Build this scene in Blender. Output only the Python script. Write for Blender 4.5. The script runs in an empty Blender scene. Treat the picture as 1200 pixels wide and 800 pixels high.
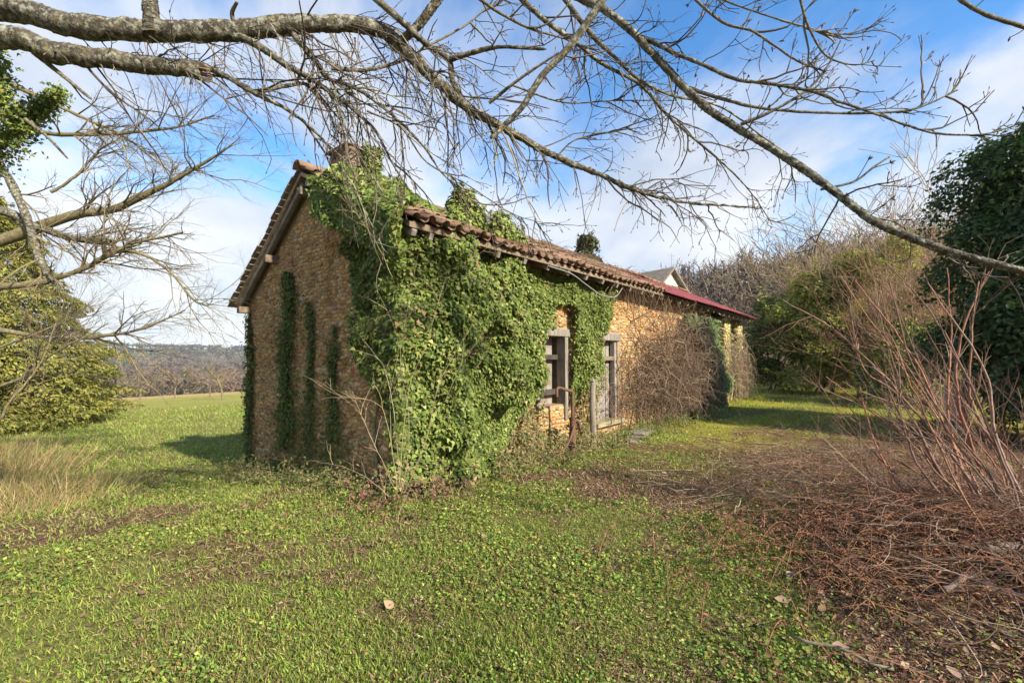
import bpy, math, random
import numpy as np
from mathutils import Vector
random.seed(7); rng = np.random.default_rng(11)
SC = bpy.context.scene; COL = SC.collection
R = math.radians

# ------------------------------------------------------------------ camera
PITCH = math.atan(18/533); CAMZ = 1.65
cd = bpy.data.cameras.new('camera'); cam = bpy.data.objects.new('camera', cd); COL.objects.link(cam)
cam.location = (0, 0, CAMZ); cam.rotation_euler = (math.pi/2 + PITCH, 0, 0)
cd.sensor_width = 36; cd.lens = 36*533/1200; cd.clip_start = .05; cd.clip_end = 20000
SC.camera = cam
# ------------------------------------------------------------------ sky, sun, exposure
SUN_EL = 31; SUN_H = np.array([.741, -.672])
w = bpy.data.worlds.new('World'); SC.world = w; w.use_nodes = True
def build_world():
    nt = w.node_tree; nt.nodes.clear(); N = nt.nodes.new; L = nt.links.new
    out = N('ShaderNodeOutputWorld'); bg = N('ShaderNodeBackground'); bg.inputs['Strength'].default_value = .15
    sky = N('ShaderNodeTexSky'); sky.sky_type = 'NISHITA'; sky.sun_disc = False
    sky.sun_elevation = R(SUN_EL); sky.sun_rotation = math.atan2(SUN_H[0], SUN_H[1]); sky.altitude = 200
    sky.dust_density = .25; sky.ozone_density = 2.4; sky.air_density = 1.0
    tc = N('ShaderNodeTexCoord'); sep = N('ShaderNodeSeparateXYZ'); L(tc.outputs['Generated'], sep.inputs[0])
    def M(op, a, b=None, clamp=False):
        n = N('ShaderNodeMath'); n.operation = op; n.use_clamp = clamp
        for i, v in enumerate((a, b)):
            if v is None: continue
            if isinstance(v, (int, float)): n.inputs[i].default_value = v
            else: L(v, n.inputs[i])
        return n.outputs[0]
    zc = M('MAXIMUM', sep.outputs['Z'], 0.0); den = M('ADD', zc, .30)
    px = M('DIVIDE', sep.outputs['X'], den); py = M('DIVIDE', sep.outputs['Y'], den)
    cmb = N('ShaderNodeCombineXYZ'); L(px, cmb.inputs[0]); L(py, cmb.inputs[1])
    mp = N('ShaderNodeMapping'); L(cmb.outputs[0], mp.inputs[0]); mp.inputs['Location'].default_value = (3.1, 1.7, 0)
    mp.inputs['Scale'].default_value = (1.0, .7, 1); mp.inputs['Rotation'].default_value = (0, 0, R(25))
    n1 = N('ShaderNodeTexNoise'); L(mp.outputs[0], n1.inputs['Vector']); n1.inputs['Scale'].default_value = 1.15
    n1.inputs['Detail'].default_value = 9; n1.inputs['Roughness'].default_value = .56; n1.inputs['Distortion'].default_value = .35
    hz = M('SUBTRACT', 1.0, M('DIVIDE', zc, .62), True)          # clouds thicken towards the horizon
    cov = M('ADD', n1.outputs['Fac'], M('MULTIPLY', hz, .31))
    rp = N('ShaderNodeMapRange'); rp.inputs[1].default_value = .48; rp.inputs[2].default_value = .67; rp.interpolation_type = 'SMOOTHSTEP'
    L(cov, rp.inputs[0])
    n2 = N('ShaderNodeTexNoise'); L(mp.outputs[0], n2.inputs['Vector']); n2.inputs['Scale'].default_value = 2.1; n2.inputs['Detail'].default_value = 6
    cr = N('ShaderNodeMix'); cr.data_type = 'RGBA'; mr2 = N('ShaderNodeMapRange'); mr2.inputs[1].default_value = .34; mr2.inputs[2].default_value = .62; L(n2.outputs['Fac'], mr2.inputs[0]); L(mr2.outputs[0], cr.inputs['Factor'])
    cr.inputs['A'].default_value = (1.9, 2.15, 2.6, 1); cr.inputs['B'].default_value = (3.1, 3.13, 3.18, 1)
    mx = N('ShaderNodeMix'); mx.data_type = 'RGBA'; L(M('MULTIPLY', rp.outputs[0], .93), mx.inputs['Factor'])
    hs = N('ShaderNodeHueSaturation'); hs.inputs['Saturation'].default_value = 1.28; hs.inputs['Value'].default_value = .88; L(sky.outputs[0], hs.inputs['Color'])
    L(hs.outputs[0], mx.inputs['A']); L(cr.outputs['Result'], mx.inputs['B'])
    L(mx.outputs['Result'], bg.inputs['Color']); L(bg.outputs[0], out.inputs[0])
build_world()
sd = bpy.data.lights.new('sun', 'SUN'); sd.energy = 4.5; sd.angle = R(1.2); sd.color = (1, .92, .77)
so = bpy.data.objects.new('sun', sd); COL.objects.link(so); so.location = (30, -20, 30)
_d = Vector((-SUN_H[0]*math.cos(R(SUN_EL)), -SUN_H[1]*math.cos(R(SUN_EL)), -math.sin(R(SUN_EL))))
so.rotation_euler = _d.to_track_quat('-Z', 'Y').to_euler()
SC.view_settings.view_transform = 'Standard'; SC.view_settings.look = 'None'
SC.view_settings.exposure = 1.14; SC.view_settings.gamma = 1
SC.render.engine = 'CYCLES'; SC.cycles.max_bounces = 6; SC.cycles.transparent_max_bounces = 8

# ------------------------------------------------------------------ helpers
def sstep(x, a, b):
    t = np.clip((np.asarray(x, float)-a)/(b-a), 0, 1); return t*t*(3-2*t)
def _h(i, j, k=0):
    n = (i.astype(np.int64)*374761393 + j.astype(np.int64)*668265263 + np.int64(k)*1274126177) & 0x7fffffff
    n = ((n ^ (n >> 13))*1274126177) & 0x7fffffff
    return ((n ^ (n >> 16)) & 0xffff)/65535.0
def vnoise(x, y, seed=0, octs=3):
    x = np.asarray(x, float); y = np.asarray(y, float); v = 0; amp = 1; tot = 0
    for o in range(octs):
        xi = np.floor(x); yi = np.floor(y); fx = x-xi; fy = y-yi; fx = fx*fx*(3-2*fx); fy = fy*fy*(3-2*fy)
        s = seed*13+o
        v = v + amp*((_h(xi, yi, s)*(1-fx)+_h(xi+1, yi, s)*fx)*(1-fy)+(_h(xi, yi+1, s)*(1-fx)+_h(xi+1, yi+1, s)*fx)*fy)
        tot += amp; amp *= .5; x = x*2.03+7.1; y = y*2.03+3.7
    return v/tot
AX = np.array([.634, .773]); AX /= np.linalg.norm(AX); BX = np.array([-AX[1], AX[0]]); CO = np.array([-1.37, 5.6])
HROT = math.atan2(AX[1], AX[0])
def H2W(p):
    p = np.asarray(p, float); q = p.copy()
    q[..., 0] = CO[0]+p[..., 0]*AX[0]+p[..., 1]*BX[0]; q[..., 1] = CO[1]+p[..., 0]*AX[1]+p[..., 1]*BX[1]; return q
def W2H(x, y):
    dx = np.asarray(x)-CO[0]; dy = np.asarray(y)-CO[1]; return dx*AX[0]+dy*AX[1], dx*BX[0]+dy*BX[1]
def at(px, py, dist):
    """point seen at that place in a 1200x800 frame, 'dist' metres ahead of the viewpoint: used to read sizes off while laying out"""
    u = (px-600)/533; v = -(py-400)/533; c, s = math.cos(PITCH), math.sin(PITCH)
    r = np.array([u, c-v*s, s+v*c]); return np.array([0, 0, CAMZ])+r*dist/r[1]
def terrain(x, y):
    x = np.asarray(x, float); y = np.asarray(y, float); a, b = W2H(x, y); r = np.hypot(x, y)
    z = -.5*sstep(b, -.3, 5.5) - .045*np.clip(b-5, 0, 90)
    z = z - 11*sstep(b, 62, 200)
    z = z + 36*sstep(b, 420, 1500)*(.72+.56*vnoise(x/420, y/420, 4, 3))
    z = z + .10*np.clip(-b-8.5, 0, 60)*sstep(a, -6, 2)                      # bank on the garden side
    z = z + .25*np.clip(a-32, 0, 90)*sstep(-b, -60, -15)                    # wooded rise beyond the yard
    z = z + .10*(vnoise(x/2.3, y/2.3, 2, 3)-.5)*sstep(r, 0, 3)
    z = z + .3*np.exp(-(((x-4.3)/1.5)**2+((y-3.6)/1.2)**2))                  # heap of cuttings on the right
    return z
def fast_mesh(name, V, F, C=None, smooth=False):
    V = np.asarray(V, np.float32).reshape(-1, 3); F = np.asarray(F, np.int32); k = F.shape[1]
    me = bpy.data.meshes.new(name); me.vertices.add(len(V)); me.vertices.foreach_set('co', V.ravel())
    me.loops.add(F.size); me.loops.foreach_set('vertex_index', F.ravel())
    me.polygons.add(len(F)); me.polygons.foreach_set('loop_start', np.arange(0, F.size, k, dtype=np.int32))
    if smooth: me.polygons.foreach_set('use_smooth', np.ones(len(F), bool))
    me.update(calc_edges=True)
    if C is not None:
        C = np.asarray(C, np.float32); ca = me.color_attributes.new('Col', 'FLOAT_COLOR', 'POINT')
        C4 = np.ones((len(V), 4), np.float32); C4[:, :3] = C; ca.data.foreach_set('color', C4.ravel())
    return me
def obj(name, me, mat=None, parent=None):
    o = bpy.data.objects.new(name, me); COL.objects.link(o)
    if mat is not None:
        me.materials.clear(); me.materials.append(mat)
    if parent is not None: o.parent = parent
    return o
def tag(o, label=None, cat=None, group=None, kind=None):
    if label: o['label'] = label
    if cat: o['category'] = cat
    if group: o['group'] = group
    if kind: o['kind'] = kind
    return o
def empty(name, loc=(0, 0, 0), rz=0, label=None, cat=None, group=None):
    o = bpy.data.objects.new(name, None); COL.objects.link(o); o.location = loc; o.rotation_euler = (0, 0, rz)
    o.empty_display_size = .2
    return tag(o, label, cat, group)
class MB:                                                            # collects boxes and prisms into one mesh
    def __init__(s): s.v = []; s.f = []
    def add(s, v, f):
        n = len(s.v); s.v += [tuple(map(float, p)) for p in v]; s.f += [tuple(i+n for i in q) for q in f]; return s
    def box(s, x0, x1, y0, y1, z0, z1, jit=0):
        j = lambda: random.uniform(-jit, jit)
        v = [(x+j(), y+j(), z+j()) for z in (z0, z1) for y in (y0, y1) for x in (x0, x1)]
        return s.add(v, [(0, 2, 3, 1), (4, 5, 7, 6), (0, 1, 5, 4), (2, 6, 7, 3), (0, 4, 6, 2), (1, 3, 7, 5)])
    def beam(s, p, q, wd, hg, up=(0, 0, 1), jit=0):
        p = np.array(p, float); q = np.array(q, float); d = q-p; d /= np.linalg.norm(d)
        sd_ = np.cross(d, up); sd_ /= np.linalg.norm(sd_); u = np.cross(sd_, d); v = []
        for e in (p, q):
            for sx, sz in ((-1, -1), (1, -1), (1, 1), (-1, 1)):
                v.append(e+sd_*sx*(wd/2+random.uniform(-jit, jit))+u*sz*(hg/2+random.uniform(-jit, jit)))
        return s.add(v, [(3, 2, 1, 0), (4, 5, 6, 7), (0, 1, 5, 4), (1, 2, 6, 5), (2, 3, 7, 6), (3, 0, 4, 7)])
    def prism(s, poly, x0, x1):                                      # polygon in (y,z) extruded along x
        n = len(poly); v = [(x0, y, z) for y, z in poly]+[(x1, y, z) for y, z in poly]
        f = [tuple(range(n))[::-1], tuple(range(n, 2*n))]+[(i, (i+1) % n, n+(i+1) % n, n+i) for i in range(n)]
        return s.add(v, f)
    def mesh(s, name, bevel=0):
        me = bpy.data.meshes.new(name); me.from_pydata(s.v, [], s.f); me.update()
        import bmesh
        bm = bmesh.new(); bm.from_mesh(me)
        bmesh.ops.recalc_face_normals(bm, faces=bm.faces)
        if bevel: bmesh.ops.bevel(bm, geom=bm.edges[:], offset=bevel, segments=1, affect='EDGES')
        bm.to_mesh(me); bm.free(); return me
    def build(s, name, mat, parent=None, bevel=0): return obj(name, s.mesh(name, bevel), mat, parent)

def tubes(polys, sides=5, cap=False):
    """list of (points, radii) -> verts, quads"""
    Vs, Fs, base = [], [], 0; groups = {}
    for P, r in polys: groups.setdefault(len(P), []).append((P, r))
    ang = np.arange(sides)*2*np.pi/sides
    for n, lst in groups.items():
        P = np.array([p for p, _ in lst], float); r = np.array([q for _, q in lst], float); m = len(lst)
        T = np.gradient(P, axis=1); T /= np.linalg.norm(T, axis=2, keepdims=True)+1e-9
        ref = np.zeros_like(T); mean = np.abs(T.mean(1)); ref[np.arange(m), :, :] = np.eye(3)[mean.argmin(1)][:, None, :]
        U = np.cross(T, ref); U /= np.linalg.norm(U, axis=2, keepdims=True)+1e-9; W = np.cross(T, U)
        ring = P[:, :, None, :]+r[:, :, None, None]*(np.cos(ang)[None, None, :, None]*U[:, :, None, :]+np.sin(ang)[None, None, :, None]*W[:, :, None, :])
        Vs.append(ring.reshape(-1, 3))
        i = np.arange(n-1)[:, None]*sides; k = np.arange(sides)[None, :]; k2 = (k+1) % sides
        q = np.stack([i+k, i+k2, i+sides+k2, i+sides+k], -1).reshape(-1, 4)
        q = (np.arange(m)[:, None, None]*n*sides+q[None]).reshape(-1, 4)+base; Fs.append(q); base += m*n*sides
    return np.concatenate(Vs), np.concatenate(Fs)
def tube_obj(name, polys, mat, parent=None, sides=5, col=None, cvar=.25):
    V, F = tubes(polys, sides); C = None
    if col is not None:
        groups = {}
        for P, r in polys: groups.setdefault(len(P), []).append(P)
        cs = []
        for n, lst in groups.items():
            c = pick_cols(len(lst), col, cvar); cs.append(np.repeat(c, n*sides, 0))
        C = np.concatenate(cs)
    return obj(name, fast_mesh(name, V, F, C, True), mat, parent)
def spline(pts, n):
    """Catmull-Rom through the points, n samples"""
    P = np.array(pts, float); P = np.vstack([2*P[0]-P[1], P, 2*P[-1]-P[-2]]); m = len(P)-3
    t = np.linspace(0, m, n); i = np.clip(t.astype(int), 0, m-1); u = (t-i)[:, None]
    a, b, c, d = P[i], P[i+1], P[i+2], P[i+3]
    return .5*(2*b+(c-a)*u+(2*a-5*b+4*c-d)*u**2+(3*b-a-3*c+d)*u**3)
def pick_cols(n, pal, var=.25):
    pal = np.array(pal, float); c = pal[rng.integers(0, len(pal), n)]
    return np.clip(c*(1+var*rng.uniform(-1, 1, (n, 1)))*(1+.08*rng.uniform(-1, 1, (n, 3))), 0, 1)
def unit(v): return v/(np.linalg.norm(v, axis=-1, keepdims=True)+1e-9)
def scatter(P, Nrm, S, tv, tf, C, axis=None):
    """copies of one small template (x width, y length, z normal) at P with normals Nrm and sizes S -> verts, faces, colours"""
    P = np.asarray(P, float); n = len(P); Nz = unit(np.asarray(Nrm, float))
    if axis is None: axis = rng.normal(size=(n, 3))
    Y = axis-(axis*Nz).sum(1, keepdims=True)*Nz; Y = unit(Y); X = np.cross(Y, Nz)
    S = np.asarray(S, float); S = S[:, None] if S.ndim == 1 else S
    tv = np.asarray(tv, float); S3 = np.broadcast_to(S, (n, 3)) if S.shape[1] == 3 else np.repeat(S, 3, 1)
    L = tv[None]*S3[:, None, :]
    V = P[:, None, :]+L[..., 0:1]*X[:, None]+L[..., 1:2]*Y[:, None]+L[..., 2:3]*Nz[:, None]
    F = (np.arange(n)[:, None, None]*len(tv)+np.asarray(tf)[None]).reshape(-1, len(tf[0]))
    return V.reshape(-1, 3), F, np.repeat(C, len(tv), 0)
IVY_V = [(0, .12, .05), (.5, .08, -.05), (.3, .48, .0), (.0, 1, -.14), (-.3, .48, .0), (-.5, .08, -.05)]
IVY_F = [(0, 1, 2), (0, 2, 3), (0, 3, 4), (0, 4, 5)]
LEAF_V = [(0, 0, 0), (.27, .42, .05), (0, 1, -.1), (-.27, .42, .05), (0, .45, -.04)]
LEAF_F = [(4, 0, 1), (4, 1, 2), (4, 2, 3), (4, 3, 0)]
DIA_V = [(0, 0, 0), (.4, .45, .08), (0, 1, -.05), (-.4, .45, .08)]; DIA_F = [(0, 1, 2), (0, 2, 3)]
BLADE_V = [(-.5, 0, 0), (.5, 0, 0), (.34, .6, .07), (-.1, 1, .3)]; BLADE_F = [(0, 1, 2), (0, 2, 3)]
FLAKE_V = [(-.5, -.1, 0), (.45, -.15, .05), (.5, .12, 0), (-.4, .1, .1)]; FLAKE_F = [(0, 1, 2), (0, 2, 3)]

# ------------------------------------------------------------------ materials
def nodes(name):
    m = bpy.data.materials.new(name); m.use_nodes = True; nt = m.node_tree; nt.nodes.clear()
    return m, nt, nt.nodes.new, nt.links.new
def mat_attr(name, rough=.8, trans=0, nscale=0, nvar=.3, bump=0, bscale=60, spec=.3, tcol=(1, 1, .5), stain=0):
    """colour carried by the piece itself (attribute Col) with fine grain"""
    m, nt, N, L = nodes(name); out = N('ShaderNodeOutputMaterial'); p = N('ShaderNodeBsdfPrincipled')
    at_ = N('ShaderNodeAttribute'); at_.attribute_name = 'Col'; c = at_.outputs['Color']
    p.inputs['Roughness'].default_value = rough; p.inputs['Specular IOR Level'].default_value = spec
    tc = N('ShaderNodeTexCoord')
    if nscale:
        n = N('ShaderNodeTexNoise'); L(tc.outputs['Object'], n.inputs['Vector']); n.inputs['Scale'].default_value = nscale; n.inputs['Detail'].default_value = 6; n.inputs['Roughness'].default_value = .65
        mr = N('ShaderNodeMapRange'); mr.inputs[1].default_value = .3; mr.inputs[2].default_value = .7; mr.inputs[3].default_value = 1-nvar; mr.inputs[4].default_value = 1+nvar
        L(n.outputs['Fac'], mr.inputs[0])
        mm = N('ShaderNodeVectorMath'); mm.operation = 'SCALE'; L(c, mm.inputs[0]); L(mr.outputs[0], mm.inputs['Scale']); c = mm.outputs[0]
    if stain:                                                        # damp runs and lichen blotches with their own outlines
        for sc, st, lo, hi, cc in ((2.2, (1, 1, .16), .52, .66, (.36, .36, .33)), (3.1, (1, 1, .8), .58, .7, (.55, .62, .5))):
            mp = N('ShaderNodeMapping'); L(tc.outputs['Object'], mp.inputs[0]); mp.inputs['Scale'].default_value = st
            n = N('ShaderNodeTexNoise'); L(mp.outputs[0], n.inputs['Vector']); n.inputs['Scale'].default_value = sc; n.inputs['Detail'].default_value = 7; n.inputs['Roughness'].default_value = .62
            mr = N('ShaderNodeMapRange'); mr.inputs[1].default_value = lo; mr.inputs[2].default_value = hi; mr.inputs[4].default_value = stain; L(n.outputs['Fac'], mr.inputs[0])
            mx_ = N('ShaderNodeMix'); mx_.data_type = 'RGBA'; mx_.blend_type = 'MULTIPLY'; L(mr.outputs[0], mx_.inputs['Factor']); L(c, mx_.inputs['A']); mx_.inputs['B'].default_value = (*cc, 1); c = mx_.outputs['Result']
    L(c, p.inputs['Base Color'])
    if bump:
        n2 = N('ShaderNodeTexNoise'); L(tc.outputs['Object'], n2.inputs['Vector']); n2.inputs['Scale'].default_value = bscale; n2.inputs['Detail'].default_value = 8; n2.inputs['Roughness'].default_value = .7
        b = N('ShaderNodeBump'); b.inputs['Strength'].default_value = bump; b.inputs['Distance'].default_value = .02
        L(n2.outputs['Fac'], b.inputs['Height']); L(b.outputs[0], p.inputs['Normal'])
    sh = p.outputs[0]
    if trans:
        t = N('ShaderNodeBsdfTranslucent'); mm = N('ShaderNodeVectorMath'); mm.operation = 'MULTIPLY'; L(c, mm.inputs[0]); mm.inputs[1].default_value = tuple(1.5*x for x in tcol)
        L(mm.outputs[0], t.inputs['Color']); mx = N('ShaderNodeMixShader'); mx.inputs[0].default_value = trans
        L(sh, mx.inputs[1]); L(t.outputs[0], mx.inputs[2]); sh = mx.outputs[0]
    L(sh, out.inputs[0]); return m
def mat_mix(name, cols, scale=8, stretch=(1, 1, 1), rough=.85, bump=.5, bscale=40, contrast=(.35, .65), spec=.25, detail=8, metallic=0, obj_rand=0):
    """several colours blended by two noises"""
    m, nt, N, L = nodes(name); out = N('ShaderNodeOutputMaterial'); p = N('ShaderNodeBsdfPrincipled')
    p.inputs['Roughness'].default_value = rough; p.inputs['Specular IOR Level'].default_value = spec; p.inputs['Metallic'].default_value = metallic
    tc = N('ShaderNodeTexCoord'); mp = N('ShaderNodeMapping'); L(tc.outputs['Object'], mp.inputs[0]); mp.inputs['Scale'].default_value = stretch
    cur = None
    for i, c in enumerate(cols):
        if cur is None:
            rgb = N('ShaderNodeRGB'); rgb.outputs[0].default_value = (*c, 1); cur = rgb.outputs[0]; continue
        n = N('ShaderNodeTexNoise'); n.noise_dimensions = '4D'; n.inputs['W'].default_value = i*7.3
        L(mp.outputs[0], n.inputs['Vector']); n.inputs['Scale'].default_value = scale*(1+.6*i); n.inputs['Detail'].default_value = detail; n.inputs['Roughness'].default_value = .66
        mr = N('ShaderNodeMapRange'); mr.inputs[1].default_value = contrast[0]+.05*i; mr.inputs[2].default_value = contrast[1]+.05*i; L(n.outputs['Fac'], mr.inputs[0])
        mx = N('ShaderNodeMix'); mx.data_type = 'RGBA'; L(mr.outputs[0], mx.inputs['Factor']); L(cur, mx.inputs['A']); mx.inputs['B'].default_value = (*c, 1); cur = mx.outputs['Result']
    if obj_rand:
        oi = N('ShaderNodeObjectInfo'); mr = N('ShaderNodeMapRange'); mr.inputs[3].default_value = 1-obj_rand; mr.inputs[4].default_value = 1+obj_rand; L(oi.outputs['Random'], mr.inputs[0])
        mm = N('ShaderNodeVectorMath'); mm.operation = 'SCALE'; L(cur, mm.inputs[0]); L(mr.outputs[0], mm.inputs['Scale']); cur = mm.outputs[0]
    L(cur, p.inputs['Base Color'])
    if bump:
        n2 = N('ShaderNodeTexNoise'); L(mp.outputs[0], n2.inputs['Vector']); n2.inputs['Scale'].default_value = bscale; n2.inputs['Detail'].default_value = 8; n2.inputs['Roughness'].default_value = .7
        b = N('ShaderNodeBump'); b.inputs['Strength'].default_value = bump; b.inputs['Distance'].default_value = .015
        L(n2.outputs['Fac'], b.inputs['Height']); L(b.outputs[0], p.inputs['Normal'])
    L(p.outputs[0], out.inputs[0]); return m
M_leaf = mat_attr('leaf_surface', .55, .26, spec=.22)
M_leafsoft = mat_attr('soft_leaf_surface', .75, .3)
M_grass = mat_attr('grass_blade', .65, .3)
M_dry = mat_attr('dry_plant', .9, .12, tcol=(1, .8, .5))
M_twig = mat_attr('twig_bark', .85, 0, 30, .35)
M_stone = mat_attr('rubble_stone', .92, 0, 26, .45, 1.0, 60, .15, stain=.5)
M_ground = mat_attr('earth_and_turf', .95, 0, 17, .6, 1.0, 45, .1)
M_mortar = mat_mix('lime_mortar', [(.35, .24, .135), (.25, .165, .09), (.43, .32, .195)], 5, bump=.9, bscale=45)
M_bark = mat_mix('lichened_bark', [(.05, .04, .032), (.12, .10, .07), (.36, .36, .28), (.24, .20, .05)], 13, bump=1.0, bscale=70, contrast=(.39, .53))
M_barkthin = mat_mix('branch_bark', [(.075, .06, .042), (.15, .125, .075), (.33, .31, .22)], 26, bump=.7, bscale=90, contrast=(.36, .6))
M_barkmoss = mat_mix('mossy_bark', [(.16, .125, .06), (.25, .21, .11), (.42, .42, .36)], 12, bump=.7, bscale=60, contrast=(.42, .66))
M_wood = mat_mix('weathered_timber', [(.24, .21, .18), (.15, .125, .10), (.36, .33, .29)], 6, (1, 1, .12), bump=.6, bscale=50, obj_rand=.15)
M_woodb = mat_mix('old_brown_timber', [(.17, .12, .08), (.10, .07, .05), (.27, .21, .15)], 6, bump=.6, bscale=40, obj_rand=.2)
M_woodgrey = mat_mix('grey_timber', [(.25, .215, .17), (.12, .10, .08), (.34, .30, .25)], 11, (1, 1, .12), bump=.9, bscale=70, contrast=(.4, .6))
M_plaster = mat_mix('flaking_plaster', [(.26, .22, .185), (.36, .32, .28), (.15, .115, .09)], 4, bump=.4, bscale=20)
M_tile = mat_mix('clay_canal_tile', [(.22, .125, .078), (.26, .185, .12), (.13, .10, .07), (.20, .18, .09)], 5, bump=.7, bscale=40, contrast=(.4, .66), obj_rand=.25)
M_tileold = mat_mix('grey_brown_flat_tile', [(.19, .145, .105), (.11, .09, .07), (.24, .21, .15)], 6, bump=.7, bscale=40, obj_rand=.25)
M_red = mat_mix('red_painted_metal', [(.21, .04, .048), (.16, .032, .038), (.25, .10, .085)], 3, rough=.7, bump=.2, obj_rand=.08)
M_rust = mat_mix('rusty_iron', [(.14, .07, .04), (.085, .05, .035), (.20, .125, .08)], 14, rough=.85, bump=.6)
M_dark = mat_mix('dark_brown_and_shade', [(.05, .04, .032), (.085, .07, .055)], 3, bump=.3)  # near-black brown; at the open roof end it stands in for shade
M_render = mat_mix('cream_render', [(.66, .58, .44), (.56, .49, .37)], 1.2, bump=.1)
M_grayroof = mat_mix('lichen_grey_tile', [(.19, .15, .12), (.29, .25, .19), (.13, .10, .08)], 2, bump=.6, bscale=8)
M_cable = mat_mix('pale_cable', [(.24, .25, .24), (.18, .19, .18)], 9, bump=0, rough=.6)
M_concrete = mat_mix('grey_concrete', [(.36, .35, .34), (.27, .265, .26), (.44, .43, .42)], 4, bump=.4)
M_metalroof = mat_mix('pale_sheet_roof', [(.34, .36, .38), (.28, .30, .31)], 1, bump=0, rough=.5)

# ------------------------------------------------------------------ ground
def litter(x, y):                 # dead straw and wood chips over the yard on the right of the house
    xb = np.interp(y, [0, 2.3, 3.2, 4, 4.9, 5.6, 6.2, 7, 8.5, 10.8, 14], [.9, 1.35, 2.0, 2.2, 1.5, .5, .0, .8, 2.5, 5.4, 9])
    n = vnoise(x*1.3, y*1.3, 5, 4)-.5
    l = sstep(x-xb+n*2.2, -.25, .5)*(1-.85*sstep(y-.25*x+n*3, 8.8, 10.4))
    hole = np.exp(-(((x-3.1)/.7)**2+((y-5.1)/.5)**2))+np.exp(-(((x-2.4)/.9)**2+((y-7.3)/.7)**2))
    return np.clip(l-.9*hole, 0, 1)
def bare(x, y):
    n = vnoise(x*1.7+9, y*1.7, 6, 4)
    p = 1.7*np.exp(-(((x+4.6)/1.0)**2+((y-5.3)/.6)**2))+.8*np.exp(-(((x+4.9)/.8)**2+((y-4.2)/.6)**2))+.55*np.exp(-(((x+.8)/1.2)**2+((y-5.0)/.25)**2))
    n2 = vnoise(x*4.6+2, y*4.6, 16, 3)
    return np.clip(sstep(p+(n-.5)*.9, .3, .75)+sstep(n*.55+n2*.45, .53, .64)*.85, 0, 1)
def moss(x, y):
    return sstep(y-.2*x, 6.6, 8.2)*sstep(x, 2, 4)*(1-sstep(y, 24, 32))
def ground_cols(x, y):
    x = np.asarray(x); y = np.asarray(y); r = np.hypot(x, y); a, b = W2H(x, y)
    n = vnoise(x*.55, y*.55, 8, 4); n2 = vnoise(x*3.1, y*3.1, 9, 3); n3 = vnoise(x/60, y/60, 10, 3)
    g = np.array([.11, .13, .03])[None]*(1-n[:, None])+np.array([.2, .175, .055])[None]*n[:, None]
    far = sstep(b, 12, 40)[:, None]; gf = np.array([.27, .255, .055])[None]*(.8+.4*n2[:, None]); g = g*(1-far)+gf*far
    tan = (sstep(b, 50, 60)*(1-sstep(b, 66, 80)))[:, None]; g = g*(1-tan)+np.array([.42, .29, .11])[None]*tan
    val = sstep(b, 66, 110)[:, None]; vm = sstep(n3, .5, .66)[:, None]; vc = np.array([[.15, .165, .06]])*vm+np.array([[.125, .10, .065]])*(1-vm); g = g*(1-val)+vc*val
    wood = sstep(a, 24, 34)[:, None]*sstep(-b, -60, -30)[:, None]; g = g*(1-wood)+np.array([.10, .075, .045])[None]*wood
    l = litter(x, y)[:, None]; lc = np.array([.14, .082, .05])[None]*(.6+.8*n2[:, None]); g = g*(1-l)+lc*l
    m = (moss(x, y)*sstep(n+.25*n2, .45, .62))[:, None]; g = g*(1-m)+np.array([.25, .235, .03])[None]*(.6+.8*n2[:, None])*m
    d = bare(x, y)[:, None]*(1-sstep(r, 12, 20))[:, None]; g = g*(1-d*.8)+np.array([.15, .085, .05])[None]*d*.8
    return np.clip(g, 0, 1)
def build_ground():
    u = np.linspace(-1, 1, 270); xs = 2.4*np.sinh(u*7.1)+1.0; ys = 2.4*np.sinh(u*7.1)+4.5
    X, Y = np.meshgrid(xs, ys, indexing='ij'); x = X.ravel(); y = Y.ravel(); z = terrain(x, y)
    n = len(u); i = np.arange(n-1)[:, None]*n+np.arange(n-1)[None, :]; F = np.stack([i, i+n, i+n+1, i+1], -1).reshape(-1, 4)
    o = obj('ground', fast_mesh('ground', np.stack([x, y, z], 1), F, ground_cols(x, y), True), M_ground)
    tag(o, kind='structure')
build_ground()

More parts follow.
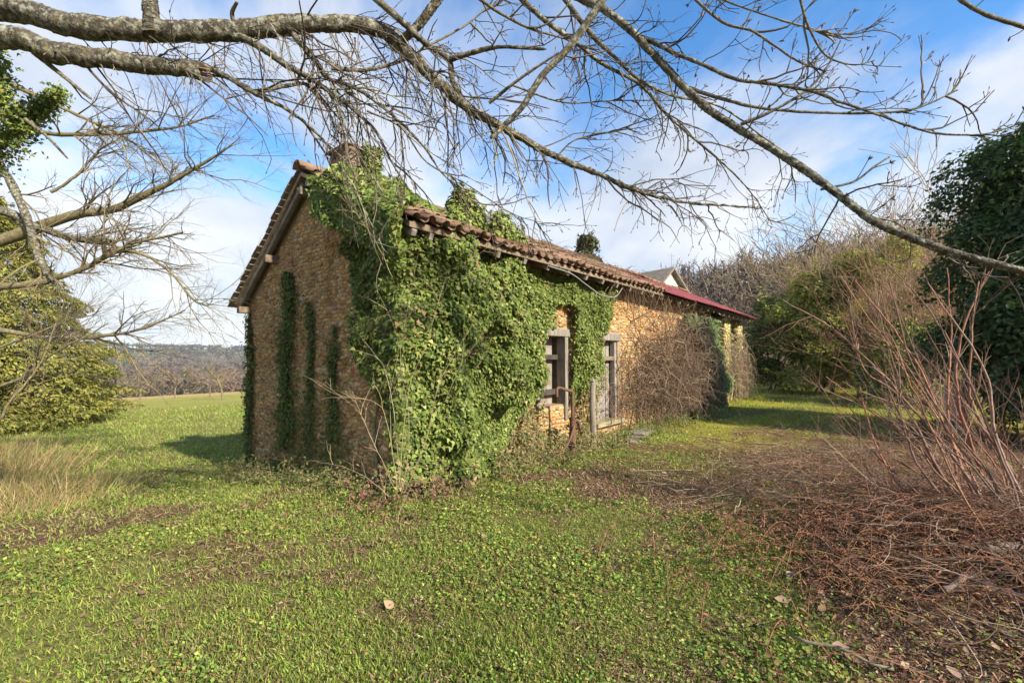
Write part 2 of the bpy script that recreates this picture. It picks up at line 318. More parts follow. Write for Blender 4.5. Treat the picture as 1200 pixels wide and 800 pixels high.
# ------------------------------------------------------------------ the house (frame: x along the front wall, y across the gable, z up)
EZ, EB, RB, RZ, BB, BZ = 3.2, -.45, 2.25, 4.48, 4.8, 2.64
FS = (RZ-EZ)/(RB-EB); BS = (RZ-BZ)/(BB-RB)
def deck(b): b = np.asarray(b, float); return np.where(b < RB, EZ+(b-EB)*FS, RZ-(b-RB)*BS)
WLEN = 12.6; GW = 4.65
house = empty('stone_farmhouse', (CO[0], CO[1], 0), HROT, 'derelict rubble stone farmhouse with clay tile roof, half smothered in ivy', 'house')
OPEN = [(2.9, 3.75, .78, 2.02), (4.88, 5.86, .3, 2.0), (8.6, 9.35, -.1, 1.45)]
STONE_PAL = [(.5, .295, .13), (.54, .335, .15), (.45, .265, .115), (.48, .335, .185), (.57, .395, .205), (.41, .245, .12), (.52, .295, .11)]
def stone_poly(poly, proud):
    """one rubble stone from its outline in the wall plane: rounded, proud of the mortar, all triangles"""
    P = np.array(poly); c = P.mean(0); n = len(P); tilt = rng.normal(size=2)*.05
    lev = []
    for sc, d in ((1.0, -.012), (.94, proud*.92)):
        q = c+(P-c)*sc+rng.normal(size=P.shape)*.004; dd = np.full(n, d)
        if d > 0: dd = d+(q-c)@tilt
        lev.append(np.column_stack([q, dd]))
    V = np.vstack(lev+[[[c[0], c[1], proud]]]); f = []
    for l in range(1):
        for k in range(n):
            k2 = (k+1) % n; a, b, cc, d = l*n+k, l*n+k2, (l+1)*n+k2, (l+1)*n+k; f += [(a, b, cc), (a, cc, d)]
    f += [(n+k, n+(k+1) % n, 2*n) for k in range(n)]
    return V, f
def clip(poly, m, nrm):
    out = []; n = len(poly)
    for k in range(n):
        a, b = poly[k], poly[(k+1) % n]; da = (a[0]-m[0])*nrm[0]+(a[1]-m[1])*nrm[1]; db = (b[0]-m[0])*nrm[0]+(b[1]-m[1])*nrm[1]
        if da <= 0: out.append(a)
        if da*db < 0: t = da/(da-db); out.append((a[0]+(b[0]-a[0])*t, a[1]+(b[1]-a[1])*t))
    return out
def rubble(u0, u1, z0, z1, size=(.115, .054)):
    """outlines of irregular stones filling a rectangle"""
    sx, sz = size; seeds = []; z = z0+sz/2; row = 0
    while z < z1:
        u = u0+random.uniform(0, sx)
        while u < u1: seeds.append((u, z+random.gauss(0, sz*.2))); u += sx*random.choice((random.uniform(.35, .9), random.uniform(.8, 1.9)))
        z += sz*random.uniform(.6, 1.4)
    S = np.array(seeds); Q = S*np.array([1/sx, 1/sz]); out = []; kill = np.zeros(len(S), bool)
    for i in rng.permutation(len(S))[:len(S)//22]:                    # now and then one larger stone
        if not kill[i]: d = ((Q-Q[i])**2*np.array([.6, 1])).sum(1); d[i] = 9; kill |= d < 1.0
    S, Q = S[~kill], Q[~kill]
    for i in range(len(S)):
        d = ((Q-Q[i])**2).sum(1); nb = np.argsort(d)[1:13]; poly = [(Q[i][0]-1.3, Q[i][1]-1.1), (Q[i][0]+1.3, Q[i][1]-1.1), (Q[i][0]+1.3, Q[i][1]+1.1), (Q[i][0]-1.3, Q[i][1]+1.1)]
        for k in nb:
            m = (Q[i]+Q[k])/2; poly = clip(poly, m, Q[k]-Q[i])
            if len(poly) < 3: break
        if len(poly) < 3: continue
        P = np.array(poly)*np.array([sx, sz]); keep = [0]
        for k in range(1, len(P)):
            if np.linalg.norm(P[k]-P[keep[-1]]) > .012: keep.append(k)
        P = P[keep]; c = P.mean(0); d = np.linalg.norm(P-c, axis=1, keepdims=True)+1e-6; P = c+(P-c)*np.clip(1-random.uniform(.002, .008)/d, .4, 1)
        if len(P) >= 4 and np.ptp(P[:, 1]) > .018: out.append(P)
    return out
def wall_stones(u0, u1, z0, ztop, holes, hidden, zmax=4.5):
    out = []
    for P in rubble(u0, u1, z0, zmax):
        lo, hi = P.min(0), P.max(0)
        if lo[0] < u0-.02 or hi[0] > u1+.02: P[:, 0] = np.clip(P[:, 0], u0, u1); lo, hi = P.min(0), P.max(0)
        if hi[0]-lo[0] < .03: continue
        if hi[1]+.02 > min(ztop(lo[0]), ztop(hi[0])): continue
        if any(hi[0] > o[0]-.1 and lo[0] < o[1]+.1 and hi[1] > o[2]-.02 and lo[1] < o[3]+.16 for o in holes): continue
        if holes and .3 < lo[0] and hi[0] < 2.3 and lo[1] > .7: continue      # under the thick ivy
        v, f = stone_poly(P, random.choice((random.uniform(.003, .012), random.uniform(.006, .022)))); uc, vc = P.mean(0); out.append((v, f, (hi[0]-lo[0])*(hi[1]-lo[1])*hidden(uc, vc)))
    return out
def build_walls():
    wl = MB(); T = .45
    seg = [0]+[x for o in OPEN for x in o[:2]]+[WLEN]; top = float(deck(.1))-.16
    for i in range(0, len(seg), 2): wl.box(seg[i], seg[i+1], 0, T, -.8, top)
    for o in OPEN: wl.box(o[0], o[1], 0, T, o[3], top); wl.box(o[0], o[1], .002, T, -.8, o[2])
    wl.build('front_wall', M_mortar, house)
    g = MB(); g.prism([(T, -1.2), (T, float(deck(T))-.10), (RB, RZ-.1), (GW, float(deck(GW))-.1), (GW, -1.2)], 0, T); gable = g.build('gable_wall', M_mortar, house)
    b = MB(); b.box(T, 17.3, GW-.4, GW-.002, -1.5, float(deck(GW))-.13); b.build('back_wall', M_mortar, house)
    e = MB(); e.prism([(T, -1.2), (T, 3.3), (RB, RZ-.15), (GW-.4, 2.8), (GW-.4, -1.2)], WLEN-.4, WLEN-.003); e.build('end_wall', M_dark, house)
    eb = MB(); eb.prism([(.5, -.5), (.5, 3.25), (RB, RZ-.12), (GW-.42, 2.9), (GW-.42, -.9)], 17.22, 17.3); eb.build('end_shade_sheet', M_dark, house)  # added sheet, coloured dark to give the shade under the red roof
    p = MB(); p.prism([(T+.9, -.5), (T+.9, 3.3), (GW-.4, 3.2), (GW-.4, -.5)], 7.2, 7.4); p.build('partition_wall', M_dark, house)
    gst = wall_stones(0, GW, -.75, lambda u: float(deck(u))-.12, [], lambda u, v: 1.0 if u > np.interp(v, [-.5, .8, 1.5, 3.2, 4.4], [.25, .35, .8, 1.5, 2.0]) and v > -.45 else .1)
    fst = wall_stones(0, WLEN, -.5, lambda u: top-.01, OPEN, lambda u, v: (.5 if 5.4 < u < 8.5 and v > 2.05 else .12))
    allst = [(np.stack([-s[0][:, 2], s[0][:, 0], s[0][:, 1]], 1), s[1], s[2]) for s in gst]
    allst += [(np.stack([s[0][:, 0], -s[0][:, 2], s[0][:, 1]], 1), s[1], s[2]) for s in fst]
    allst.sort(key=lambda s: -s[2])
    V, F, Cc, n = [], [], [], 0
    for k, (v, f, _) in enumerate(allst):
        c = pick_cols(1, STONE_PAL, .25)
        f = [q[::-1] if False else q for q in f]
        if k < 300:
            me = fast_mesh('stone', v, f, np.repeat(c, len(v), 0), True); obj('stone', me, M_stone, house)
        else:
            V.append(v); F.append(np.array(f)+n); Cc.append(np.repeat(c, len(v), 0)); n += len(v)
    o = obj('rubble_stonework', fast_mesh('rubble_stonework', np.concatenate(V), np.concatenate(F), np.concatenate(Cc), True), M_stone, house); o['kind'] = 'stuff'
build_walls()
def build_openings():
    # first window: grey timber frame, weathered boards behind
    a0, a1, z0, z1 = OPEN[0]
    wn = MB().box(a0-.02, a0+.07, .02, .12, z0, z1).build('window_frame', M_woodgrey, house, .006)
    MB().box(a0-.22, a1+.1, -.045, .2, z1+.002, z1+.14, .006).build('lintel', M_woodgrey, wn, .008)
    MB().box(a1-.1, a1-.01, -.05, .14, z0-.28, z1-.001, .008).build('jamb', M_woodgrey, wn, .006)
    MB().box(a0-.12, a0-.025, -.05, .10, z0-.05, z1-.28, .006).build('jamb', M_woodgrey, wn, .006)
    MB().box(a0+.07, a1-.12, .10, .16, z1-.42, z1-.33).build('transom', M_dark, wn, .005)
    MB().box(a0+.07, a1-.12, .10, .16, z0+.18, z0+.28).build('transom', M_dark, wn, .005)
    for k in range(4):
        x = a0+.07+k*.165; MB().box(x, x+.158, .22+.004*k, .245+.004*k, z0, z1-.003, .003).build('board', M_plaster if k % 2 else M_woodgrey, wn, .003)
    # second opening: tall, stone sill, boarded with flaking panels
    a0, a1, z0, z1 = OPEN[1]
    w2 = MB().box(a0-.002, a0+.09, -.02, .12, z0, z1, .004).build('window_frame', M_woodgrey, house, .006)
    MB().box(a0-.1, a1+.1, -.04, .2, z1+.002, z1+.15, .008).build('lintel', M_wood, w2, .008)
    MB().box(a1-.09, a1, .02, .14, z0, z1-.002, .004).build('jamb', M_wood, w2, .006)
    MB().box(a0+.09, a1-.09, .04, .11, z1-.43, z1-.34).build('transom', M_woodb, w2, .006)
    MB().box(a0-.12, a1+.12, -.13, .25, z0-.09, z0-.003, .012).build('sill', M_stone2, w2, .015)
    for k in range(5):
        x = a0+.09+k*.16; MB().box(x, x+.153, .16+.005*(k % 2), .19+.005*(k % 2), z0, z1-.004, .003).build('board', M_plaster, w2, .004)
    a0, a1, z0, z1 = OPEN[2]
    w3 = MB().box(a0, a0+.1, .0, .13, z0, z1).build('door_frame', M_woodb, house, .006)
    MB().box(a0-.1, a1+.12, -.04, .18, z1+.002, z1+.13, .006).build('lintel', M_woodb, w3, .008)
    MB().box(a1-.1, a1, .0, .13, z0, z1-.002).build('jamb', M_woodgrey, w3, .006)
    for k in range(4):
        x = a0+.1+k*.14; MB().box(x, x+.132, .2, .23, z0, z1*random.uniform(.6, .98), .003).build('board', M_woodb, w3, .004)
M_stone2 = mat_mix('pale_sill_stone', [(.36, .30, .19), (.28, .22, .13), (.26, .26, .10)], 7, bump=.7)
build_openings()
def build_roof():
    A0, A1, A2 = -.25, 7.55, 17.6
    top = [(EB, EZ), (RB, RZ), (BB, BZ)]; t = .05
    rf = MB().prism([(EB+.04, EZ+.01), (RB, RZ), (BB-.04, BZ+.02), (BB-.04, BZ-.04), (RB, RZ-.06), (EB+.04, EZ-.05)], A0+.05, A2-.1).build('roof', M_woodb, house)
    # canal tiles, one by one
    def canal(ln, r0, r1, th=.014, n=6):
        v, f = [], []
        for (x, r) in ((0, r0), (ln, r1)):
            for rr in (r, r-th):
                for k in range(n+1):
                    an = math.pi*k/n; v.append((math.cos(an)*rr, x, math.sin(an)*rr*.9))
        m = n+1
        for k in range(n):
            f += [(k, k+1, 2*m+k+1, 2*m+k), (m+k+1, m+k, 3*m+k, 3*m+k+1), (k+1, k, m+k, m+k+1), (2*m+k, 2*m+k+1, 3*m+k+1, 3*m+k)]
        f += [(0, 2*m, 3*m, m), (n, m+n, 3*m+n, 2*m+n)]
        return fast_mesh('roof_tile', v, f, None, False)
    tm = canal(.5, .07, .058, .012); tm.materials.append(M_tile)
    fan = math.atan(FS); nx = 36; dx = (A1-A0)/nx; rows = 8; sl = (RB-EB)/math.cos(fan); dr = (sl-.1)/(rows-.25)
    for i in range(nx):
        for j in range(rows):
            o = bpy.data.objects.new('roof_tile', tm); COL.objects.link(o); o.parent = rf
            s = -.05+j*dr+random.uniform(-.055, .055)
            o.location = (A0+.1+i*dx+random.uniform(-.015, .015), EB+s*math.cos(fan), EZ+.05+s*math.sin(fan)+.028*math.sin(i*.45)+.02*math.sin(i*1.3+j)+random.uniform(-.005, .02))
            o.rotation_euler = (fan-.05+random.uniform(-.03, .03), random.uniform(-.08, .08), random.uniform(-.05, .05))
    # channel tiles between them, as one mesh of upturned halves
    V, F, n = [], [], 0
    for i in range(nx):
        x = A0+.1+(i+.5)*dx
        for k in range(5):
            an = math.pi*(1+k/4); V += [(x+math.cos(an)*.085, EB-.03, EZ+.10+math.sin(an)*.085), (x+math.cos(an)*.085, RB, RZ+.10+math.sin(an)*.085)]
        for k in range(4): F.append((n+2*k, n+2*k+1, n+2*k+3, n+2*k+2))
        n += 10
    o = obj('channel_tiles', fast_mesh('channel_tiles', V, F), M_tile, rf); o['kind'] = 'stuff'
    # ridge tiles
    rm = canal(.48, .13, .115); rm.materials.append(M_tile)
    for k in range(int((A2-A0)/.42)):
        o = bpy.data.objects.new('ridge_tile', rm); COL.objects.link(o); o.parent = rf
        o.location = (A0-.02+k*.42, RB, RZ+.045+random.uniform(-.01, .015)+.03*math.sin(k*.5)); o.rotation_euler = (random.uniform(-.04, .04)+.03, 0, -math.pi/2+random.uniform(-.05, .05))
    # back slope: stepped flat tiles along the verge, the rest of the slope as courses
    ban = math.atan(BS); sl2 = (BB-RB)/math.cos(ban); nc = 21; dc = sl2/nc
    vt = MB().box(0, .26, 0, .3, 0, .022).mesh('verge_tile'); vt.materials.append(M_tileold); cs = MB()
    for k in range(nc):
        s = (k+.0)*dc
        for q in range(2):
            o = bpy.data.objects.new('verge_tile', vt); COL.objects.link(o); o.parent = rf
            o.location = (A0+random.uniform(-.03, .02)+.265*q, RB+(s+.30)*math.cos(ban), RZ-(s+.30)*math.sin(ban)+.035)
            o.rotation_euler = (math.pi-ban+.055, 0, 0); o.scale = (1, 1, -1); o.rotation_euler = (-ban+.075, 0, 0); o.scale = (1, 1, 1)
            o.location = (A0+random.uniform(-.03, .02)+.265*q, RB+s*math.cos(ban), RZ-s*math.sin(ban)+.012)
        p0 = np.array([0, RB+s*math.cos(ban), RZ-s*math.sin(ban)+.012]); e = .3*np.array([0, math.cos(ban-.075), -math.sin(ban-.075)]); nrm = np.array([0, math.sin(ban), math.cos(ban)])*.022
        cs.add([p0+[A0+.535, 0, 0], p0+[A2, 0, 0], p0+e+[A2, 0, 0], p0+e+[A0+.535, 0, 0]]+[q_+nrm for q_ in (p0+[A0+.535, 0, 0], p0+[A2, 0, 0], p0+e+[A2, 0, 0], p0+e+[A0+.535, 0, 0])], [(0, 3, 2, 1), (4, 5, 6, 7), (0, 1, 5, 4), (1, 2, 6, 5), (2, 3, 7, 6), (3, 0, 4, 7)])
    cs.build('back_tile_courses', M_tileold, rf)['kind'] = 'stuff'
    # timbers seen under the verge and the eave
    MB().beam((A0+.13, RB+.05, RZ-.16), (A0+.13, BB-.05, BZ-.10), .07, .08, jit=.004).build('verge_rafter', M_wood, rf, .01)
    MB().beam((A0+.13, EB+.05, EZ-.11), (A0+.13, RB-.05, RZ-.16), .07, .08, jit=.004).build('verge_rafter', M_wood, rf, .01)
    for b in (RB+.02, 3.45, 4.55): MB().box(A0+.03, .4, b-.06, b+.06, float(deck(b))-.34-.03*(b > 3), float(deck(b))-.22-.03*(b > 3), .006).build('purlin', M_woodb, rf, .008)
    for k in range(28):
        x = .15+k*.62; MB().beam((x, EB+.06, EZ-.10), (x, .4, EZ-.10+(.4-EB-.06)*FS), .07, .085, jit=.005).build('rafter', M_woodgrey if k % 3 else M_wood, rf, .006)
    MB().box(A0+.1, A1, EB+.045, EB+.075, EZ-.05, EZ+.03, .004).build('eave_board', M_woodb, rf)
    # red corrugated sheets, each overlapping the next
    n = 44; prof = [(k/n*1.08, .018*math.sin(k/n*2*math.pi*11)) for k in range(n+1)]
    nsh = 10; wd = (A2+.1-A1)/nsh; V = []; F = []
    for k, (x, h) in enumerate(prof):
        for (b, zz) in ((EB-.12, EZ-.12*FS), (RB, RZ)): V.append((x/1.08*(wd+.07), b, zz+.06+h))
    F = [(2*k, 2*k+2, 2*k+3, 2*k+1) for k in range(n)]
    sm = fast_mesh('roof_sheet', V, F, None, True); sm.materials.append(M_red)
    for i in range(nsh):
        o = bpy.data.objects.new('roof_sheet', sm); COL.objects.link(o); o.parent = rf; o.location = (A1+i*wd, random.uniform(-.03, .03), .004*(i % 2)+.002*i)
    # chimney
    ch = MB().box(.42, .88, 1.95, 2.5, RZ-.3, 5.02).build('chimney', M_mortar, rf)
    V, F, Cc, n0 = [], [], [], 0
    for face in range(3):
        for P in rubble(.02, .53 if face == 0 else .44, 4.42, 5.0):
            P[:, 0] = np.clip(P[:, 0], 0, .55 if face == 0 else .46); v, f = stone_poly(P, .025)
            p = {0: np.stack([.42-v[:, 2], 1.95+v[:, 0], v[:, 1]], 1), 1: np.stack([.42+v[:, 0], 1.95-v[:, 2], v[:, 1]], 1), 2: np.stack([.42+v[:, 0], 2.5+v[:, 2], v[:, 1]], 1)}[face]
            V.append(p); F.append(np.array(f)+n0); n0 += len(p); Cc.append(np.repeat(pick_cols(1, [(.2, .15, .11), (.26, .19, .13)], .2), len(p), 0))
    obj('chimney_stonework', fast_mesh('chimney_stonework', np.concatenate(V), np.concatenate(F), np.concatenate(Cc), True), M_stone, rf)['kind'] = 'stuff'
    MB().box(.36, .94, 1.89, 2.56, 5.02, 5.07, .01).build('chimney_cap', M_tileold, rf, .01)
build_roof()
def build_piers():
    for k, (a, wd, hh) in enumerate([(14.6, .7, 2.5), (16.6, .6, 2.6)]):
        r = empty('stone_pier', tuple(H2W(np.array([a, 0, 0.]))), HROT, ['rubble stone pier draped in dead creeper under the red roof', 'mossy stone pier at the far end of the red roof'][k], 'pier')
        MB().box(0, wd, -.02, .45, -.5, 3.15).build('core', M_mortar, r)
        V, F, Cc, n0 = [], [], [], 0
        for face in range(2):
            for P in rubble(.02, wd-.02 if face == 0 else .44, -.1, 3.05, (.2, .11)):
                P[:, 0] = np.clip(P[:, 0], 0, wd if face == 0 else .46); v, f = stone_poly(P, .03)
                p = np.stack([v[:, 0], -.02-v[:, 2], v[:, 1]], 1) if face == 0 else np.stack([-v[:, 2], -.02+v[:, 0], v[:, 1]], 1)
                V.append(p); F.append(np.array(f)+n0); n0 += len(p); Cc.append(np.repeat(pick_cols(1, [(.42, .34, .16), (.5, .4, .22), (.36, .33, .11)], .2), len(p), 0))
        obj('stonework', fast_mesh('stonework', np.concatenate(V), np.concatenate(F), np.concatenate(Cc), True), M_stone, r)['kind'] = 'stuff'
build_piers()
# ------------------------------------------------------------------ ivy
IVY_LIT = [(.185, .235, .048), (.23, .275, .062), (.145, .195, .036), (.105, .15, .03), (.30, .32, .10), (.17, .225, .048), (.25, .25, .075)]
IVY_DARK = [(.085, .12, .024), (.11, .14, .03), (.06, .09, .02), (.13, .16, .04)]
IVY_BROWN = [(.22, .17, .07), (.13, .15, .05), (.28, .19, .09), (.10, .13, .04)]
def ivy_thing(label, a=0, b=0, z=0):
    return empty('ivy', tuple(H2W(np.array([a, b, z], float))), 0, label, 'ivy', None)
def add_leaves(parent, P, Nn, S, pal, var=.3, mat=None, name='foliage', droop=1.0, tv=IVY_V, tf=IVY_F):
    """P, Nn in world space; parent is an unrotated Empty"""
    n = len(P); ax = rng.normal(size=(n, 3))*.6; ax[:, 2] -= droop
    V, F, C = scatter(P, Nn, S, tv, tf, pick_cols(n, pal, var) if not isinstance(pal, np.ndarray) else pal, ax)
    V = V-np.array(parent.location)
    return obj(name, fast_mesh(name, V, F, C), mat or M_leaf, parent)
def hvec(v):
    v = np.asarray(v, float); q = v.copy(); q[..., 0] = v[..., 0]*AX[0]+v[..., 1]*BX[0]; q[..., 1] = v[..., 0]*AX[1]+v[..., 1]*BX[1]; return q
def build_main_ivy():
    root = ivy_thing('great mass of green ivy smothering the near corner of the farmhouse')
    n = 175000; s = rng.uniform(-2.1, 5.6, n); z = rng.uniform(-.35, 4.5, n)
    nz = vnoise(s*1.6+20, z*1.6, 21, 4); nz2 = vnoise(s*5, z*5, 22, 3)
    gmax = np.interp(z, [-.3, .5, .8, 1.5, 2.4, 3.2, 4.4], [.14, .16, .22, .44, .86, 1.2, 1.65])+(nz-.5)*.4
    ok = np.where(s < 0, (-s < gmax) & (z < deck(-s)+.12), True)
    zl = np.interp(s, [1.3, 1.9, 2.5, 2.9, 3.75, 4.9, 5.5], [-.1, .55, .95, 1.15, .9, 1.1, 2.6])+(nz-.5)*.9
    right = np.where(z < 2.15, 4.8, 5.35)+(nz-.5)*.5
    fr = (s >= 0)
    main = (z > zl) & (s < right) & (z < 3.12+.1*nz2+np.where(s < 1.0, .15, 0))
    low = (~main) & (z < zl+.1) & (s < 5.0) & (rng.random(n) < .30*sstep(nz, .35, .6)+.06)
    ok &= np.where(fr, main | low, True)
    a0, a1, z0, z1 = OPEN[0]
    ok &= ~((s > a0-.02+(nz2-.6)*.25) & (s < a1+.06) & (z > z0-.35) & (z < z1+.12))
    ok &= ~((s > a0+.12) & (s < a1+.1-(z-2)*.15) & (z > 2.0) & (z < 2.5+.2*nz2))
    a0, a1, z0, z1 = OPEN[1]; ok &= ~((s > a0-.03) & (s < a1+.2) & (z > z0-.3) & (z < z1+.16))
    thick = np.where(s < 1.9, .12+.5*sstep(nz, .25, .8), .08+.26*sstep(nz, .3, .75))*np.interp(s, [-2.1, -1.2, -.4, 0, .6, 2.4, 6], [.3, .42, .45, .6, 1.0, .85, .75])
    thick = thick*(.7+.6*nz2)
    thick *= np.interp(z, [-.4, .3, 1.2, 2.6, 3.4, 4.5], [.6, .8, 1, 1, .6, .6])
    ok &= rng.random(n) < np.interp(z, [-.4, 3.3, 3.6, 4.5], [1, 1, .9, .9])
    dep = thick*np.where(rng.random(n) < .75, rng.uniform(.72, 1.08, n), rng.uniform(.15, .8, n))+.02
    s, z, dep, nz, low = s[ok], z[ok], dep[ok], nz[ok], (low & fr)[ok]; n = len(s)
    al = np.clip((s+.35)/.7, 0, 1)*np.pi/2; out = np.stack([-np.cos(al), -np.sin(al), 0*al], 1)
    base = np.stack([np.where(s > 0, s, 0), np.where(s < 0, -s, 0), z], 1)
    zg = terrain(*(H2W(base)[:, :2].T)); base[:, 2] = np.maximum(base[:, 2], zg+.02)
    P = H2W(base+out*dep[:, None]); Nn = hvec(out)+rng.normal(size=(n, 3))*.42; Nn[:, 2] += .38
    cols = pick_cols(n, IVY_LIT, .3); dk = pick_cols(n, IVY_DARK, .3); f = (rng.random(n) < np.where(s < 0, .6, .36)*(1.3-nz))[:, None]  # dark leaf colours mixed in to stand for shaded pockets
    cols = np.where(f, dk, cols); cols[low] = pick_cols(int(low.sum()), IVY_BROWN, .3)
    db = (vnoise(s*2.3+40, z*2.3, 24, 3) > .63) & (rng.random(n) < .28); cols[db] = pick_cols(int(db.sum()), IVY_BROWN, .3)
    S = (.032+.046*rng.random(n)**1.4)*np.where(s > 3, .85, 1)
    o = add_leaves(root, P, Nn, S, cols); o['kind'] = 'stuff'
    # upper mound over the roof by the chimney
    n = 26000; a = rng.uniform(-.35, 2.1, n); b = rng.uniform(-.35, 2.75, n); nz = vnoise(a*2.2+5, b*2.2, 31, 4)
    lim = np.interp(a, [-.4, .3, 1.0, 1.6, 2.1], [.55, .75, .7, .4, .1])
    hgt = lim*sstep(b, np.interp(a, [-.4, 0, .5, 2], [-.75, -.5, .1, 1.2]), 1.6)*(1-sstep(b, np.interp(a, [-.3, .2, .5], [1.0, 1.5, 2.1]), np.interp(a, [-.3, .2, .5], [1.5, 2.1, 2.7])))*(.12+.62*nz)
    ok = hgt > .07; a, b, hgt = a[ok], b[ok], hgt[ok]; n = len(a); zz = deck(b)+.05+hgt*rng.uniform(.6, 1.1, n)
    P = H2W(np.stack([a, b, zz], 1)); Nn = hvec(np.tile([-.25, -.75, .5], (n, 1)))+rng.normal(size=(n, 3))*.5
    add_leaves(root, P, Nn, rng.uniform(.05, .085, n), IVY_LIT+IVY_DARK[:2], name='foliage')['kind'] = 'stuff'
    # hanging over the front verge
    n = 8000; b = rng.uniform(-.42, 1.62, n); u = rng.uniform(-.5, .34, n); nz = vnoise(b*2.4, u*2.4, 33, 3); ok = u < .12+.35*nz-.3*sstep(b, 1.1, 1.6); b, u, nz = b[ok], u[ok], nz[ok]; n = len(b)
    P = H2W(np.stack([-.26-.24*nz*rng.uniform(.3, 1, n)+.25*sstep(u, .05, .3), b, deck(b)+u], 1)); Nn = hvec(np.tile([-.8, -.5, .3], (n, 1)))+rng.normal(size=(n, 3))*.45
    add_leaves(root, P, Nn, rng.uniform(.04, .08, n), IVY_LIT+IVY_DARK[:2], name='foliage')['kind'] = 'stuff'
    # over the chimney
    n = 2600; f = rng.random(n); b = rng.uniform(1.92, 2.5, n); a = rng.uniform(.4, .95, n); z = rng.uniform(4.4, 5.12, n); fr = f < .7
    keep = (a > .62+.25*(z-4.4)*rng.random(n)*0) | ~fr; a = np.where(fr, a, .94); b = np.where(fr, 1.9, b)
    P = H2W(np.stack([a, b-rng.uniform(0, .12, n)*fr, z], 1)[keep]); Nn = hvec(np.tile([0, -1., .3], (len(P), 1)))+rng.normal(size=(len(P), 3))*.5
    add_leaves(root, P, Nn, rng.uniform(.045, .075, len(P)), IVY_LIT+IVY_DARK, name='foliage')['kind'] = 'stuff'
    # woody stems up the corner
    ps = []
    for k in range(26):
        s0 = random.uniform(-.5, 2.2); z0 = -.1; pts = []
        for q in range(7):
            zz = z0+q*random.uniform(.3, .52); s1 = s0+random.uniform(-.12, .12)*q*.6
            pts.append(H2W(np.array([max(s1, 0)-.04*(s1 < 0), max(-s1, 0)-.05*(s1 > 0), zz])))
        ps.append((spline(pts, 14)-np.array(root.location), np.linspace(random.uniform(.012, .03), .005, 14)))
    tube_obj('stem', ps, M_twig, root, 5, [(.2, .15, .09), (.3, .24, .15)])
build_main_ivy()
def ivy_patch(label, fn, n, size, pal, base, name='foliage'):
    """fn(n) -> house-frame points, outward vectors"""
    root = ivy_thing(label, *base); p, o = fn(n)
    P = H2W(p); Nn = hvec(o)+rng.normal(size=(len(P), 3))*.4; Nn[:, 2] += .3
    add_leaves(root, P, Nn, rng.uniform(size*.7, size*1.3, len(P)), pal, name=name)['kind'] = 'stuff'
    return root
def strip(bc, w0, w1, z0, z1, th):
    def fn(n):
        z = z0+(z1-z0)*rng.random(n)**1.05; t = (z-z0)/(z1-z0); wd = np.interp(t, [0, .5, .9, 1], [w0, w1, w1*.8, .1])
        wob = (vnoise(z*1.2+bc*9, z*0, 41, 3)-.5)*.2; b = bc+wob+rng.normal(size=n)*wd*np.where(rng.random(n) < .22, .75, .32)*(.35+1.3*vnoise(z*3+bc, z*0+3, 42, 3))
        ok = (b < GW+.03) & (b > 0) & (rng.random(n) < 1.6*sstep(vnoise(b*5, z*2, 43, 3), .18, .62)); b, z = b[ok], z[ok]
        return np.stack([-rng.uniform(.02, th, len(b)), b, z], 1), np.tile([-1., 0, 0], (len(b), 1))
    return fn
ivy_patch('broad dark ivy strip climbing the middle of the gable wall', strip(2.98, .75, .48, -.35, 3.05, .12), 6500, .042, IVY_DARK, (-.05, 2.98, -.3))
ivy_patch('narrow ivy strip along the outer edge of the gable wall', strip(4.45, .55, .26, -.6, 2.5, .10), 2600, .05, IVY_DARK+IVY_BROWN[1:2], (-.05, 4.45, -.5))
ivy_patch('thin broken ivy strip beside the broad one, nearer the house corner', strip(2.2, .9, .2, -.3, 2.5, .08), 2400, .038, IVY_DARK+IVY_BROWN[1:2], (-.05, 2.2, -.25))
ivy_patch('short ivy strip low on the gable next to the big ivy mass', strip(1.5, .9, .28, -.2, 2.1, .08), 2400, .04, IVY_DARK+IVY_BROWN[1:2], (-.05, 1.5, -.2))
def far_ivy(n):
    a = rng.uniform(9.6, 13.4, n); z = rng.uniform(0, 2.9, n); nz = vnoise(a*1.3, z*1.3, 51, 3)
    ok = (a > np.interp(z, [0, .8, 1.6, 2.2, 2.9], [11.3, 11.2, 11.3, 10.0, 9.6])+(nz-.5)*.8) & (a < 13.2+(nz-.5)*.5)
    a, z, nz = a[ok], z[ok], nz[ok]; t = .12+.45*sstep(nz, .2, .8)*(1-.4*sstep(z, 1.8, 2.9))
    return np.stack([a, -t*rng.uniform(.6, 1.05, len(a))-.02, z], 1), np.tile([-.3, -1., 0], (len(a), 1))
ivy_patch('blue green ivy hanging below the red roof beyond the dead creeper', far_ivy, 17000, .085, [(.10, .15, .055), (.14, .185, .065), (.07, .11, .04), (.18, .21, .08)], (11.8, -.2, 0))
def roof_clump(ac, bc, ra, hh):
    def fn(n):
        d = unit(rng.normal(size=(n, 3))); d[:, 2] = np.abs(d[:, 2]); nz = vnoise(d[:, 0]*2+ac, d[:, 2]*2+d[:, 1], 61, 3)
        rr = (.45+.75*nz)*rng.uniform(.75, 1.05, n); p = d*np.array([ra, ra*.8, hh])*rr[:, None]+np.array([ac, bc, float(deck(bc))+.06])
        return p, d+np.array([0, -.5, .2])
    return fn
ivy_patch('ivy clump growing out of the roof tiles above the eave', roof_clump(1.35, .25, .42, .66), 2400, .07, IVY_LIT+IVY_DARK[1:2], (1.45, .15, 3.45))
ivy_patch('smaller ivy clump on the tiles beside the larger one', roof_clump(2.0, .1, .32, .5), 1300, .065, IVY_LIT+IVY_DARK[1:2], (2.25, 0, 3.4))
ivy_patch('tiny ivy sprig standing alone on the tiles', roof_clump(2.75, .3, .18, .36), 380, .06, IVY_LIT+IVY_DARK[1:2], (3.2, .1, 3.45))

